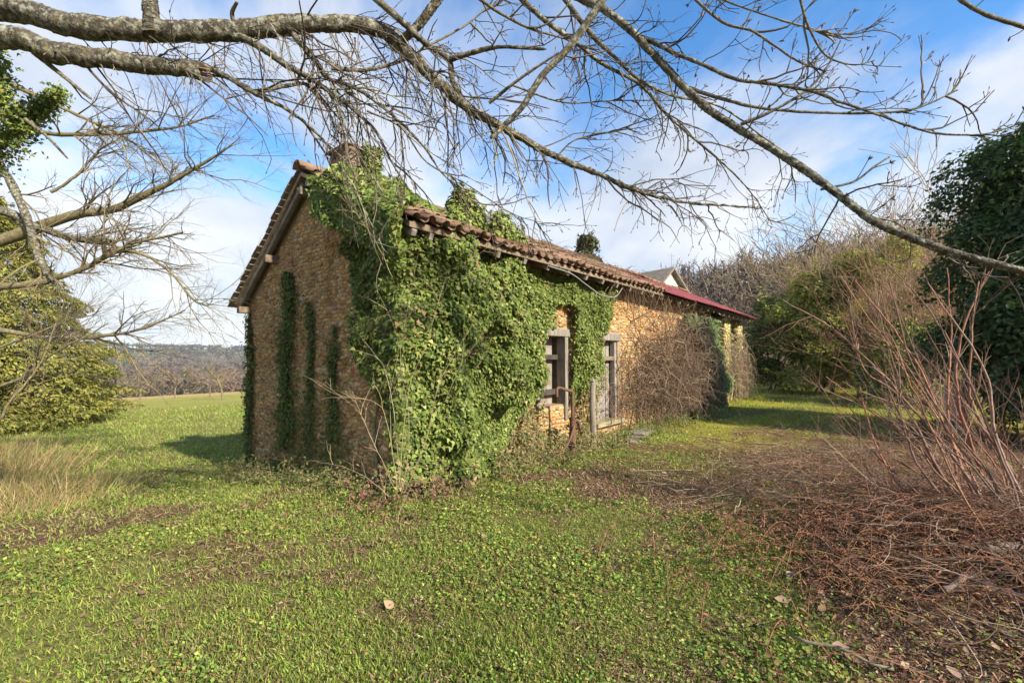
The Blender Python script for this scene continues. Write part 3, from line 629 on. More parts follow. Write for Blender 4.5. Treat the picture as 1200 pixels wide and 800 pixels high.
# ------------------------------------------------------------------ dead creeper on the front wall
def creeper(name, label, gens, base, col):
    root = empty(name, tuple(H2W(np.array(base, float))), 0, label, 'creeper'); ps = [(H2W(p)-np.array(root.location), r) for p, r in gens]
    thick = [q for q in ps if q[1][0] > .0115]; thin = [q for q in ps if q[1][0] <= .0115]
    for q in thick[:24]: tube_obj('stem', [q], M_twig, root, 6, col)
    tube_obj('tangle', thin+thick[24:], M_twig, root, 3, col)['kind'] = 'stuff'
    return root
def creeper_gen(a0, a1, ztop, bulge, n):
    out = []
    for k in range(n):
        a = random.gauss((a0+a1)/2, (a1-a0)*.27); u = (a-a0)/(a1-a0)
        if u < -.12 or u > 1.15: continue
        zt = ztop*max(.3, 1-.32*(2*u-1)**2)*random.uniform(.55, 1.03); bl = bulge*(1-.6*(2*u-1)**2)*random.uniform(.2, 1.1)
        zs = zt*random.uniform(.25, 1); p = np.array([a, -.05-bl*random.uniform(.1, 1), zs]); d = np.array([random.gauss(0, .7), random.gauss(-.3, .5), random.uniform(-.3, .8)]); pts = [p.copy()]; st = random.uniform(.06, .19); g = random.uniform(.02, .34)
        for q in range(9):
            d = d*.72+np.array([random.gauss(0, .42), random.gauss(0, .3), random.gauss(-g, .28)]); d /= max(1, np.linalg.norm(d)); p = p+d*st; p[1] = min(p[1], -.04); p[1] = max(p[1], -bl*1.5-.12)
            if p[2] < .03: p[2] = .03
            pts.append(p.copy())
        r0 = random.choice((random.uniform(.003, .006), random.uniform(.005, .0105))); out.append((spline(pts, 11), np.linspace(r0, r0*.45, 11)))
    for k in range(20):
        a = random.uniform(a0, a1); pts = [(a+random.gauss(0, .3)*q*.4, -.06-random.random()*.3*bulge, ztop*q/5) for q in range(6)]
        out.append((spline(pts, 15), np.linspace(random.uniform(.012, .026), .006, 15)))
    return out
CRP = [(.17, .11, .068), (.22, .15, .095), (.12, .078, .05), (.27, .2, .135), (.16, .098, .062)]
creeper('dead_creeper', 'brown tangle of dead leafless creeper heaped against the front wall', creeper_gen(5.9, 11.2, 2.95, 1.1, 2900), (8, -.2, 0), CRP)
creeper('dead_creeper', 'dry creeper stems hanging over the piers under the red roof end', creeper_gen(13.9, 17.4, 2.6, .5, 600), (15.6, -.2, 0), [(.3, .22, .14), (.36, .27, .16), (.24, .18, .12)])
def eave_gen(n):
    out = []
    for k in range(n):
        a = random.uniform(5.0, 9.3); p = np.array([a, EB+random.uniform(-.05, .3), EZ-.02]); d = np.array([random.gauss(0, .6), random.gauss(0, .25), -.6]); pts = [p.copy()]
        for q in range(5):
            d = d*.8+np.array([random.gauss(0, .3), random.gauss(0, .1), -random.uniform(0, .4)]); p = p+d*random.uniform(.06, .17); pts.append(p.copy())
        r = random.uniform(.003, .006); out.append((spline(pts, 10), np.linspace(r, r*.5, 10)))
    return out
creeper('dry_vine', 'dry vine stems trailing from the eave above the dead creeper', eave_gen(130), (7, -.3, 0), CRP)
def rooftop_gen(n):
    out = []
    for k in range(n):
        a = random.gauss(6.6, 1.3); b = random.uniform(-.3, 2.2); p = np.array([a, b, float(deck(b))+.12]); d = np.array([random.gauss(0, .8), random.gauss(0, .4), random.uniform(.1, .9)]); pts = [p.copy()]
        for q in range(6):
            d = d*.8+np.array([random.gauss(0, .4), random.gauss(0, .25), random.uniform(-.4, .1)]); p = p+d*random.uniform(.05, .14); p[2] = max(p[2], float(deck(p[1]))+.12); pts.append(p.copy())
        r = random.uniform(.003, .007); out.append((spline(pts, 12), np.linspace(r, r*.5, 12)))
    return out
creeper('dry_vine', 'brown leafless vine sprawling over the roof tiles beside the red sheets', rooftop_gen(420), (6.6, .8, 3.7), CRP)

# ------------------------------------------------------------------ small things along the front wall
def build_wall_things():
    g = lambda a, b: float(terrain(*H2W(np.array([a, b, 0.]))[:2]))
    p = H2W(np.array([4.0, -.42, 0.])); z = g(4.0, -.42)
    r = empty('wooden_post', (p[0], p[1], z), HROT, 'split grey wooden post standing between the two windows', 'post')
    V, F = tubes([(np.array([[0, 0, -.2], [.01, 0, .3], [-.01, .01, .7], [.0, 0, 1.1], [.015, 0, 1.22]]), np.array([.062, .06, .055, .052, .04]))], 9)
    V[:, :2] *= 1+.14*(vnoise(V[:, 0:1]*60, V[:, 2:3]*3, 71, 2)-.5); obj('shaft', fast_mesh('shaft', V, F, None, False), M_woodgrey, r)
    MB().add([(-.05, -.04, 1.2), (.06, -.045, 1.2), (.05, .045, 1.2), (-.045, .04, 1.2), (.0, 0, 1.27)], [(0, 1, 4), (1, 2, 4), (2, 3, 4), (3, 0, 4)]).build('splintered_top', M_woodgrey, r)
    tube_obj('nail', [(np.array([[.05, -.02, 1.05], [.11, -.03, 1.06]]), np.array([.006, .006]))], M_rust, r, 6)
    # rusted hand pump
    a, b = 3.15, -.5; p = H2W(np.array([a, b, 0.])); z = g(a, b)
    r = empty('hand_pump', (p[0], p[1], z), HROT, 'rusty iron water pump under the first window', 'pump')
    tube_obj('column', [(np.array([[0, 0, -.1], [0, 0, .25], [.02, 0, .55], [.02, 0, .62]]), np.array([.075, .06, .05, .075]))], M_rust, r, 10)
    tube_obj('standpipe', [(np.array([[.02, 0, .6], [.02, 0, .8], [.02, 0, 1.08]]), np.array([.035, .03, .03]))], M_rust, r, 8)
    tube_obj('arm', [(spline([(.03, 0, 1.06), (-.15, .02, 1.10), (-.36, .05, 1.14), (-.38, .05, 1.0)], 12), np.full(12, .024))], M_rust, r, 8)
    tube_obj('handle', [(spline([(.02, -.03, .5), (-.25, -.12, .32), (-.6, -.2, .2), (-.95, -.22, .22)], 14), np.linspace(.02, .012, 14))], M_rust, r, 8)
    tube_obj('spout', [(spline([(.05, 0, .58), (.14, -.04, .55), (.18, -.05, .42)], 8), np.linspace(.035, .026, 8))], M_rust, r, 8)
    # slabs of broken timber and stone on the ground
    a, b = 5.2, -.72; p = H2W(np.array([a, b, 0.])); z = g(a, b)
    r = empty('slab_pile', (p[0], p[1], z), HROT, 'low heap of weathered stone slabs below the tall boarded window', 'slabs')
    for k, (x, y, zz, lx, ly, lz, rz) in enumerate([(0, 0, -.02, .6, .34, .09, .2), (.5, .1, -.02, .5, .3, .09, -.3), (.2, .06, .06, .45, .24, .06, .5), (-.4, -.05, -.03, .3, .22, .08, .8)]):
        o = MB().box(-lx/2, lx/2, -ly/2, ly/2, 0, lz, .035).build('slab', M_slab, r, .025); o.location = (x, y, zz); o.rotation_euler = (random.uniform(-.1, .1), random.uniform(-.14, .14), rz)
    # loose cable looping below the eave
    pts = [at(552+28, 300, 6.0), at(660, 320, 6.9), at(676, 336, 7.2), at(697, 341, 7.7), at(716, 337, 8.2), at(722, 326, 8.35)]
    pts = [H2W(np.array(q, float)) for q in [(2.6, -.42, 3.12), (3.3, -.40, 3.10), (3.9, -.36, 2.98), (4.5, -.34, 2.86), (5.05, -.36, 2.88), (5.3, -.40, 3.08)]]
    o = tube_obj('loose_cable', [(spline(pts, 30), np.full(30, .011))], M_cable, None, 6); tag(o, 'pale loose cable sagging below the tiled eave', 'cable')
M_slab = mat_mix('slab_stone', [(.2, .16, .12), (.13, .10, .08), (.26, .22, .17), (.14, .15, .06)], 6, bump=.8)
build_wall_things()

# ------------------------------------------------------------------ bare trees
def grow(p, d, L, r, lvl, maxl, out, wander=.22, lift=.05, nch=(5, 4, 4, 3), spread=.9, ratio=.58, taper=.4):
    n = (9, 7, 6, 5, 4)[min(lvl, 4)]; pts = [np.array(p, float)]; d = unit(np.array(d, float)); st = L/(n-1); ds = [d]
    for q in range(n-1):
        d = unit(d+rng.normal(size=3)*wander+np.array([0, 0, lift])); pts.append(pts[-1]+d*st); ds.append(d)
    rr = np.linspace(r, r*taper, n); out.setdefault(lvl, []).append((np.array(pts), rr))
    if lvl >= maxl: return
    k = nch[min(lvl, len(nch)-1)]
    for c in range(k):
        t = (c+1)/k*.75+.25 if lvl else (c+.6)/k*.65+.35; i = min(n-1, max(1, int(t*(n-1)+rng.uniform(-.4, .4))))
        u = unit(np.cross(ds[i], rng.normal(size=3))); dd = ds[i]*math.cos(spread*rng.uniform(.5, 1.1))+u*math.sin(spread*rng.uniform(.5, 1.1))
        grow(pts[i], dd, L*ratio*rng.uniform(.7, 1.15), rr[i]*.62, lvl+1, maxl, out, wander, lift, nch, spread, ratio, taper)
def bare_tree(name, label, loc, height, r, maxl=4, mat=None, col=None, cat='tree', lean=(0, 0, 1), group=None, rmin=0, **kw):
    root = empty(name, loc, 0, label, cat, group); out = {}
    grow((0, 0, -.1), lean, height*.55, r, 0, maxl, out, **kw)
    tube_obj('trunk', out[0], mat or M_bark, root, 8)
    hi = [q for l in out if l >= 1 for q in out[l]]; big = [q for q in out.get(1, [])]
    for q in big: tube_obj('limb', [q], mat or M_bark, root, 6)
    tube_obj('twigs', [(q[0], np.maximum(q[1], rmin)) for l in out if l >= 2 for q in out[l]], M_twig, root, 3, col or [(.16, .125, .09), (.2, .16, .12)])['kind'] = 'stuff'
    return root
gz = lambda x, y: float(terrain(x, y))
bare_tree('bare_tree', 'lone dead tree with broken branches standing in the field', (-25.3, 40, gz(-25.3, 40)), 5.6, .11, 3, M_barkmoss, [(.24, .18, .12), (.2, .15, .1)], nch=(9, 6, 5), spread=.8, ratio=.42, wander=.14, lift=.05)
bare_tree('bare_tree', 'spreading bare tree with umbrella crown behind the right hand thicket', (22.8, 24.0, gz(22.8, 24.0)), 14.0, .26, 4, M_bark, rmin=.013, col=[(.19, .155, .12), (.16, .13, .10)], nch=(7, 6, 5, 4), spread=1.0, ratio=.6, wander=.2, lift=.03)

# far woods: many bare crowns that read as one mass
def far_wood(name, label, spots, hrange, pal, wk=1.0, wdt=.02, lv=3):
    Vs, Fs, Cs, n0 = [], [], [], 0; protos = []
    for k in range(7):
        out = {}; grow((0, 0, 0), (0, 0, 1), .55, .03, 0, lv, out, .22, .06, (7, 5, 4) if lv == 3 else (8, 9), .8, .52, .55); V, F = [], []
        for l in out:
            for P, r in out[l]:                                      # each twig a tapering three-sided spike with a bend
                wd = max(r[0], .0045*wk); b = len(V); s_ = rng.normal(size=3); s_[2] *= .2; s_ = unit(s_)*wd; mid = P[len(P)//2]
                V += [P[0]-s_, P[0]+s_, mid+s_*.7, mid-s_*.7, P[-1]]; F += [(b, b+1, b+2), (b, b+2, b+3), (b+3, b+2, b+4)]
        protos.append((np.array(V), np.array(F)))
    for i, (x, y) in enumerate(spots):
        V, F = protos[i % 7]; h = random.uniform(*hrange); a = random.uniform(0, 6.28); c, s = math.cos(a), math.sin(a)
        Rm = np.array([[c, -s, 0], [s, c, 0], [0, 0, 1]]); Vn = (V*np.array([wdt, wdt, 1]))@Rm.T*h+np.array([x, y, gz(x, y)-.2])
        Vs.append(Vn); Fs.append(F+n0); n0 += len(V); Cs.append(np.repeat(pick_cols(1, pal, .25), len(V), 0))
    o = obj(name, fast_mesh(name, np.concatenate(Vs), np.concatenate(Fs), np.concatenate(Cs)), M_twig)
    tag(o, label, 'trees', kind='stuff'); return o
def pol(a, b): q = H2W(np.array([a, b, 0.])); return q[0], q[1]
sp = [pol(random.uniform(40, 100), random.uniform(-42, 5)) for _ in range(230)]+[pol(random.uniform(48, 100), random.uniform(5, 50)) for _ in range(200)]
far_wood('wooded_hillside', 'leafless brown wood covering the rise beyond the yard', sp, (8, 12), [(.15, .115, .09), (.18, .14, .11), (.125, .10, .08), (.2, .14, .09)], wdt=1.3, wk=1.0)
sp = []
for _ in range(480):
    t = random.uniform(-.9, .25); d = random.choice([random.uniform(125, 210), random.uniform(210, 420)]); th = math.atan2(-.75, 1)+t*.5
    sp.append((math.sin(th)*d*1.25, math.cos(th)*d*1.25))
sp = [(x, y) for x, y in sp if -1.1 < x/y < -.4 and W2H(x, y)[1] > 88]
far_wood('valley_wood', 'brown leafless trees filling the valley beyond the field', sp, (9, 15), [(.17, .12, .08), (.2, .13, .085), (.13, .10, .075), (.15, .13, .06)], wdt=1.9, wk=1.6)
sp = [pol_ for pol_ in [(math.sin(t)*d, math.cos(t)*d) for t, d in [(random.uniform(-.84, -.4), random.uniform(430, 900)) for _ in range(420)]]]
far_wood('mid_valley_wood', 'grey brown woods on the slopes across the valley', sp, (10, 16), [(.15, .115, .09), (.13, .10, .085), (.12, .11, .07), (.17, .12, .085)], wdt=2.2, wk=3.6, lv=2)
sp = []
for _ in range(700):
    d = random.uniform(900, 1500); th = random.uniform(-.82, -.42); sp.append((math.sin(th)*d, math.cos(th)*d))
far_wood('distant_hill_wood', 'dark wood along the far hill on the horizon', sp[:380], (14, 20), [(.05, .065, .05), (.07, .075, .055), (.11, .09, .075)], wdt=2.4, wk=5, lv=2)
# ------------------------------------------------------------------ bushes and evergreens
DIA2 = [(v[0]*.68, v[1], v[2]) for v in DIA_V]
def bush(name, label, loc, rad, h, nl, size, pal, lobes=26, z0=.1, tv=DIA2, tf=DIA_F, mat=None, cat='bush', stems=7, lobe=(.22, .42), shell=(.75, 1.06), flat=1.0, seed=0, droop=.3, topcol=None):
    root = empty(name, loc, 0, label, cat); c = []
    for k in range(lobes):
        u = (k+.5)/lobes*.86+.06; th = rng.uniform(0, 6.28); pr = math.sqrt(max(.12, 1-(2*u-.75)**2*.62)); rr = math.sqrt(rng.random())*.78*pr
        c.append((math.cos(th)*rad*rr, math.sin(th)*rad*rr*flat, z0+h*u, rng.uniform(*lobe)*rad*(.75+.35*pr)))
    c = np.array(c); i = rng.integers(0, lobes, nl); d = unit(rng.normal(size=(nl, 3))); d[:, 2] = np.where(d[:, 2] < -.3, -d[:, 2], d[:, 2])
    rr = rng.uniform(*shell, nl)*(.72+.5*vnoise(d[:, 0]*2.5+i*3.1, d[:, 1]*2.5+d[:, 2]*2.2, 81+seed, 3))
    P = c[i, :3]+d*(c[i, 3]*rr)[:, None]; keep = P[:, 2] > .02; P, d, i = P[keep], d[keep], i[keep]; n = len(P)
    Nn = d+rng.normal(size=(n, 3))*.5; Nn[:, 2] += .35; ax = rng.normal(size=(n, 3))*.7+d*.6; ax[:, 2] -= droop
    lob = pick_cols(lobes, [(1, 1, 1)], .28); C = np.clip(pick_cols(n, pal, .3)*lob[i].mean(1, keepdims=True)**1.0, 0, 1)
    if topcol is not None:
        f = (sstep(P[:, 2]/h, .55, .95)*rng.random(n))[:, None]; C = C*(1-f)+np.array(topcol)*f  # yellow green tops, brightened in the colour to stand in for sunlight
    V, F, C = scatter(P, Nn, rng.uniform(size*.65, size*1.3, n), tv, tf, C, ax)
    SP, SN, SA, sh = [], [], [], []                                   # shoots that break the outline
    for k in range(int(26+10*rad)):
        q = c[rng.integers(0, lobes)]; dd = unit(rng.normal(size=3)+np.array([0, 0, 1.1])); p0 = q[:3]+dd*q[3]*.7; ln = rad*rng.uniform(.18, .5); pts = [p0]
        for g in range(6): dd = unit(dd+rng.normal(size=3)*.16); pts.append(pts[-1]+dd*ln/6)
        sh.append((np.array(pts), np.linspace(.011, .004, 7)*max(1, h/4)))
        for g in range(22): i_ = int(rng.integers(1, 7)); SP.append(pts[i_]+rng.normal(size=3)*size*.3); SA.append(dd+rng.normal(size=3)*.9); SN.append(rng.normal(size=3)+np.array([0, 0, .5]))
    V2, F2, C2 = scatter(np.array(SP), np.array(SN), rng.uniform(size*.6, size*1.15, len(SP)), tv, tf, pick_cols(len(SP), pal, .3), np.array(SA))
    F2 = F2+len(V); V = np.concatenate([V, V2]); F = np.concatenate([F, F2]); C = np.concatenate([C, C2])
    tube_obj('shoots', sh, M_twig, root, 3, [(.2, .16, .09), (.26, .19, .11)])['kind'] = 'stuff'
    obj('crown', fast_mesh('crown', V, F, C), mat or M_leaf, root)['kind'] = 'stuff'
    for k in range(stems):
        t = c[rng.integers(0, lobes)]; p0 = np.array([rng.normal()*.12*rad, rng.normal()*.12*rad*flat, -.15])
        tube_obj('stem', [(spline([p0, p0*.6+t[:3]*.35+np.array([0, 0, .3]), t[:3]], 10), np.linspace(.035, .012, 10)*max(1, h/3))], M_barkthin, root, 6)
    return root
DARKG = [(.04, .08, .024), (.06, .11, .03), (.08, .135, .04), (.03, .06, .02)]
bush('evergreen_tree', 'tall dark glossy evergreen at the edge of the yard beside the red stems', (11.2, 9.0, gz(11.2, 9.0)), 2.3, 6.3, 62000, .12, DARKG, 60, cat='tree', lobe=(.25, .42))
bush('shaded_shrub', 'dark leafy shrub filling the foot of the tall evergreen', (10.4, 8.0, gz(10.4, 8.0)), 1.6, 2.6, 18000, .10, DARKG, 30)
YG = [(.27, .30, .05), (.34, .345, .07), (.19, .235, .04), (.38, .35, .085), (.13, .175, .035)]
bush('laurel_bush', 'broad laurel bush with yellow green tips closing the end of the yard', (14.0, 20.5, gz(14.0, 20.5)), 2.5, 5.2, 22000, .16, YG+YG[:2]+YG[3:4]*2, 30, topcol=(.42, .40, .10), flat=.8)
bush('laurel_bush', 'darker laurel bush beside the far pier of the house', (13.0, 22.5, gz(13.0, 22.5)), 1.9, 4.3, 10000, .16, DARKG+YG, 22, flat=.8)
bush('bamboo_clump', 'tall yellow green clump rising above the laurels', (15.4, 19.0, gz(15.4, 19.0)), 2.2, 6.4, 16000, .19, YG+[(.28, .24, .08)], 26, topcol=(.4, .36, .11), tv=[(v[0]*.35, v[1], v[2]) for v in DIA_V])
bush('shaded_shrub', 'low dark shrub under the russet thicket', (13.4, 15.2, gz(13.4, 15.2)), 1.9, 2.4, 9000, .12, DARKG+YG, 20)
# russet leafless thickets
def thicket(label, loc, n, h, spread, pal, lean=(0, 0), lv=2, r=.02, nm='thicket', rmin=0):
    root = empty(nm, loc, 0, label, 'thicket'); out = {}
    for k in range(n):
        p = (rng.normal()*spread*.35, rng.normal()*spread*.35, -.1); d = (p[0]/spread*.8+lean[0]+rng.normal()*.18, p[1]/spread*.8+lean[1]+rng.normal()*.18, 1)
        grow(p, d, h*rng.uniform(.45, .95), r*rng.uniform(.6, 1.2), 0, lv, out, .14, .02, (6, 5, 3), .75, .42, .3)
    for q in out[0][:30]: tube_obj('stem', [q], M_twig, root, 5, pal)
    tube_obj('twigs', [(q[0], np.maximum(q[1], rmin)) for q in out[0][30:]+[q for l in out if l for q in out[l]]], M_twig, root, 3, pal)['kind'] = 'stuff'
    return root
RUS = [(.24, .14, .085), (.20, .12, .08), (.28, .18, .11), (.3, .16, .08)]
thicket('russet leafless thicket between the laurels and the tall evergreen', (15.4, 16.4, gz(15.4, 16.4)), 70, 7.0, 2.6, RUS, r=.028, rmin=.006)
thicket('pale brown tangled saplings leaning in front of the bare umbrella tree', (21.0, 24.0, gz(21.0, 24.0)), 85, 10.6, 4.0, [(.29, .21, .12), (.32, .25, .15), (.24, .18, .10)], r=.045, rmin=.013)
thicket('brown leafless saplings filling the gap behind the laurels', (18.2, 25.0, gz(18.2, 25.0)), 65, 8.6, 3.6, [(.24, .175, .11), (.28, .205, .13), (.2, .145, .095)], r=.04, rmin=.013)
thicket('low brown bramble thicket under the tall evergreen', (8.9, 8.6, gz(8.9, 8.6)), 45, 2.2, 2.0, [(.2, .13, .09), (.15, .1, .075), (.26, .18, .13)], r=.012)
# cypress on the left
def cypress():
    x, y = -22.0, 18.2; root = empty('cypress_tree', (x, y, gz(x, y)), 0, 'big olive green cypress reaching to the ground beside the field', 'tree')
    n = 100000; z = rng.random(n)**1.25*10.4; th = rng.uniform(0, 2*np.pi, n); lob = vnoise(th*2.6, z*.75, 91, 3); cl = vnoise(th*9, z*2.4, 92, 2)
    tier = (z*1.05+1.6*vnoise(th*1.5, z*.3, 93, 2)) % 1.0
    rr = 4.9*(1-(z/10.8)**1.5)*(.55+.8*lob)*(1.12-.26*tier)*np.where(z < .6, .85, 1)*(.8+.32*cl)-rng.exponential(.16, n)
    out = np.stack([np.cos(th), np.sin(th), 0*th], 1); P = out*np.maximum(rr, .05)[:, None]; P[:, 2] = z+.05
    Nn = out*.5+rng.normal(size=(n, 3))*.45; Nn[:, 2] += .5; ax = out+rng.normal(size=(n, 3))*.45; ax[:, 2] -= .35
    pal = [(.21, .205, .04), (.27, .245, .055), (.155, .16, .03), (.31, .275, .07), (.11, .12, .03)]
    C = pick_cols(n, pal, .25)*(.75+.5*cl[:, None]); tv = [(v[0]*.5, v[1], v[2]) for v in LEAF_V]
    V, F, C = scatter(P, Nn, rng.uniform(.09, .22, n), [(v[0]*.55, v[1], v[2]) for v in DIA_V], DIA_F, C, ax); obj('crown', fast_mesh('crown', V, F, C), M_leafsoft, root)['kind'] = 'stuff'
    tube_obj('trunk', [(np.array([[0, 0, -.2], [0, 0, 3], [.1, 0, 6], [.1, .1, 9]]), np.array([.35, .28, .16, .04]))], M_bark, root, 9)
    br = []
    for k in range(260):
        t = random.uniform(0, 6.28); zz = random.uniform(.4, 6); e = 4.2*(1-(zz/9.8)**1.5); br.append((spline([(0, 0, zz), (math.cos(t)*e*.5, math.sin(t)*e*.5, zz+.2), (math.cos(t)*e, math.sin(t)*e, zz-.1)], 6), np.linspace(.04, .01, 6)))
    tube_obj('branches', br, M_twig, root, 4, [(.14, .1, .06)])['kind'] = 'stuff'
cypress()
bush('cypress_tree', 'small dark conifer rising behind the farmhouse ridge', (3.75, 22.0, gz(3.75, 22.0)), 1.0, 8.6, 9000, .16, [(.09, .10, .03), (.13, .13, .04), (.06, .08, .025), (.16, .11, .05)], 24, cat='tree', stems=2, lobe=(.3, .5), mat=M_leafsoft)

# ------------------------------------------------------------------ the tree whose boughs hang over the view
def tw(tr): return [at(*q) for q in tr]
def jag(P, amp):
    n = len(P); k = rng.normal(size=P.shape)*amp; k[0] = 0; return P+k
def overhanging_tree():
    bx, by = -6.6, 3.4; root = empty('overhanging_tree', (bx, by, gz(bx, by)), 0, 'old lichen covered tree whose bare boughs arch over the lawn', 'tree'); O = np.array(root.location)
    # (trace in frame, radius in metres at both ends, twig density, droop, name)
    T = {
     'A': ([(-330, 150, 3.5), (-150, 40, 3.1), (0, 10, 3.1), (85, 30, 3.1), (175, 36, 3.15), (260, 36, 3.2), (350, 29, 3.3), (420, 30, 3.4), (458, 43, 3.5), (500, 85, 3.6), (545, 125, 3.7), (590, 152, 3.8), (650, 186, 4.0), (705, 208, 4.2), (745, 226, 4.3), (805, 240, 4.6), (890, 246, 5.0)], .09, .006, 1.0, .5),
     'B': ([(-330, 190, 3.4), (-150, 60, 3.0), (0, 43, 2.9), (60, 60, 2.95), (120, 68, 3.0), (180, 76, 3.05), (238, 84, 3.1)], .085, .045, .35, .5),
     'B2': ([(195, 74, 3.06), (232, 76, 3.1), (262, 88, 3.15), (300, 110, 3.2), (345, 134, 3.3), (385, 172, 3.4), (410, 215, 3.5)], .03, .004, 1.0, .7),
     'C': ([(715, -12, 3.0), (669, 53, 3.1), (636, 88, 3.15), (612, 125, 3.2), (590, 148, 3.25), (574, 163, 3.25)], .026, .018, .5, .2),
     'C2': ([(573, 121, 3.6), (610, 92, 3.5), (655, 62, 3.4)], .014, .008, .5, .2),
     'D': ([(430, -10, 3.3), (472, 26, 3.4), (500, 52, 3.5), (526, 70, 3.6), (531, 95, 3.65), (547, 124, 3.7)], .026, .022, .8, .3),
     'D2': ([(520, -10, 3.4), (492, 28, 3.45), (466, 52, 3.5)], .035, .03, .3, .2),
     'D3': ([(527, 70, 3.6), (560, 60, 3.5), (590, 55, 3.4), (641, 58, 3.3)], .022, .012, .6, .2),
     'E': ([(640, -30, 4.2), (680, -2, 4.1), (706, 10, 4.0), (737, 34, 3.9), (769, 67, 3.8), (800, 100, 3.7), (831, 128, 3.6), (862, 148, 3.5), (887, 163, 3.4), (950, 203, 3.2), (1000, 240, 3.05), (1030, 261, 2.95), (1100, 290, 2.8), (1150, 305, 2.7), (1215, 322, 2.6)], .034, .022, .55, -.25),
     'F': ([(744, 41, 3.88), (766, 50, 3.8), (790, 62, 3.7), (822, 75, 3.6), (862, 93, 3.5), (900, 98, 3.4), (950, 107, 3.3), (985, 120, 3.25), (1030, 135, 3.2), (1090, 155, 3.1), (1150, 158, 3.0), (1205, 143, 2.9)], .02, .004, .55, -.5),
     'G': ([(803, 102, 3.7), (840, 114, 3.6), (900, 128, 3.5), (1000, 133, 3.4), (1070, 128, 3.3), (1122, 106, 3.25)], .016, .005, .5, -.5),
     'H': ([(600, -12, 3.8), (637, 23, 3.85), (675, 50, 3.9), (706, 75, 4.0), (750, 99, 4.1), (778, 131, 4.2), (809, 159, 4.3), (850, 194, 4.5), (880, 225, 4.6), (905, 262, 4.7)], .024, .004, 1.0, .2),
     'I': ([(655, -10, 3.9), (690, 37, 3.95), (719, 66, 4.0), (750, 94, 4.1), (787, 112, 4.2), (845, 126, 4.3), (900, 165, 4.5), (960, 205, 4.7)], .022, .004, 1.0, 0),
     'J': ([(800, -14, 3.6), (845, 25, 3.5), (880, 36, 3.45), (905, 52, 3.4), (935, 72, 3.4), (965, 83, 3.35)], .012, .006, .6, -.4),
     'J2': ([(936, -8, 3.2), (945, 25, 3.25), (958, 52, 3.3), (972, 68, 3.3), (1000, 76, 3.3), (1025, 71, 3.3)], .010, .004, .5, -.4),
     'J3': ([(868, 146, 3.5), (905, 130, 3.4), (945, 106, 3.35), (968, 80, 3.3), (985, 48, 3.25)], .014, .005, .4, -.4),
     'J4': ([(962, 222, 3.15), (1000, 213, 3.1), (1025, 195, 3.05), (1042, 184, 3.05)], .009, .006, .15, -.4),
     'J5': ([(810, -16, 3.7), (860, 5, 3.6), (930, 28, 3.5), (990, 40, 3.45), (1042, 22, 3.4)], .009, .003, .6, -.4),
     'K': ([(270, 40, 3.2), (300, 52, 3.2), (335, 76, 3.25), (364, 92, 3.3), (390, 111, 3.35), (413, 128, 3.4), (440, 155, 3.5), (458, 190, 3.55), (480, 225, 3.6)], .03, .005, 1.2, .7),
     'K2': ([(335, 30, 3.3), (352, 50, 3.3), (372, 75, 3.35), (385, 92, 3.4), (420, 105, 3.5), (460, 135, 3.6), (495, 170, 3.7), (520, 205, 3.8), (560, 240, 3.9)], .026, .004, 1.2, .6),
     'K3': ([(300, 108, 3.2), (340, 100, 3.3), (362, 100, 3.35), (385, 125, 3.4), (405, 150, 3.45), (425, 185, 3.55)], .016, .004, 1.0, .6),
     'K4': ([(388, 80, 3.4), (430, 82, 3.5), (475, 70, 3.6), (500, 55, 3.7), (545, 30, 3.8), (575, 5, 3.9)], .016, .006, .8, .1),
     'L': ([(555, -6, 3.6), (590, 18, 3.6), (625, 35, 3.7), (660, 45, 3.8), (705, 62, 3.9)], .014, .006, .8, 0),
     'N': ([(1112, -10, 2.6), (1150, 15, 2.6), (1210, 35, 2.6)], .011, .012, .1, -.3),
     'S': ([(178, 40, 3.12), (176, 10, 3.1), (172, -25, 3.05)], .05, .046, .2, 0),
     'S2': ([(275, 30, 3.2), (272, 15, 3.15), (278, 2, 3.1)], .016, .012, .2, 0),
     'P': ([(40, 62, 3.0), (75, 90, 3.0), (108, 117, 3.0)], .018, .008, .2, .3),
     'P2': ([(30, 140, 3.2), (55, 160, 3.2), (80, 187, 3.2)], .014, .007, .2, .3),
     'Q': ([(600, 100, 4.0), (660, 120, 4.1), (720, 118, 4.2), (790, 118, 4.3)], .009, .004, .8, 0),
     'Q2': ([(652, 184, 4.1), (672, 165, 4.1), (700, 158, 4.15), (735, 150, 4.2), (765, 125, 4.3)], .008, .003, .8, 0),
     'U': ([(430, 130, 3.4), (470, 150, 3.45), (500, 190, 3.5), (545, 215, 3.6), (600, 250, 3.7), (640, 262, 3.8)], .008, .003, .8, .4),
    }
    tw_, buds = [], []
    def twig(p, d, L, r, lvl, droop):
        n = 7 if lvl == 0 else 5; pts = [p]; d = unit(d); ds = [d]
        for q in range(n-1):
            d = unit(d+rng.normal(size=3)*.17+np.array([0, 0, -droop*.16])); pts.append(pts[-1]+d*L/(n-1)); ds.append(d)
        tw_.append((np.array(pts), np.linspace(r, max(r*.5, .0012), n)))
        buds.append((np.array([pts[-1], pts[-1]+d*.012, pts[-1]+d*.026]), np.array([.002, .0042, .0008])))
        if lvl < 2:
            for c in range(int(rng.integers(2, 4)) if L > .12 else 1):
                i = int(rng.integers(1, n)); u = unit(np.cross(ds[i], rng.normal(size=3))); a = rng.uniform(.4, 1.1)
                twig(pts[i], ds[i]*math.cos(a)+u*math.sin(a), L*rng.uniform(.22, .55), r*.62, lvl+1, droop)
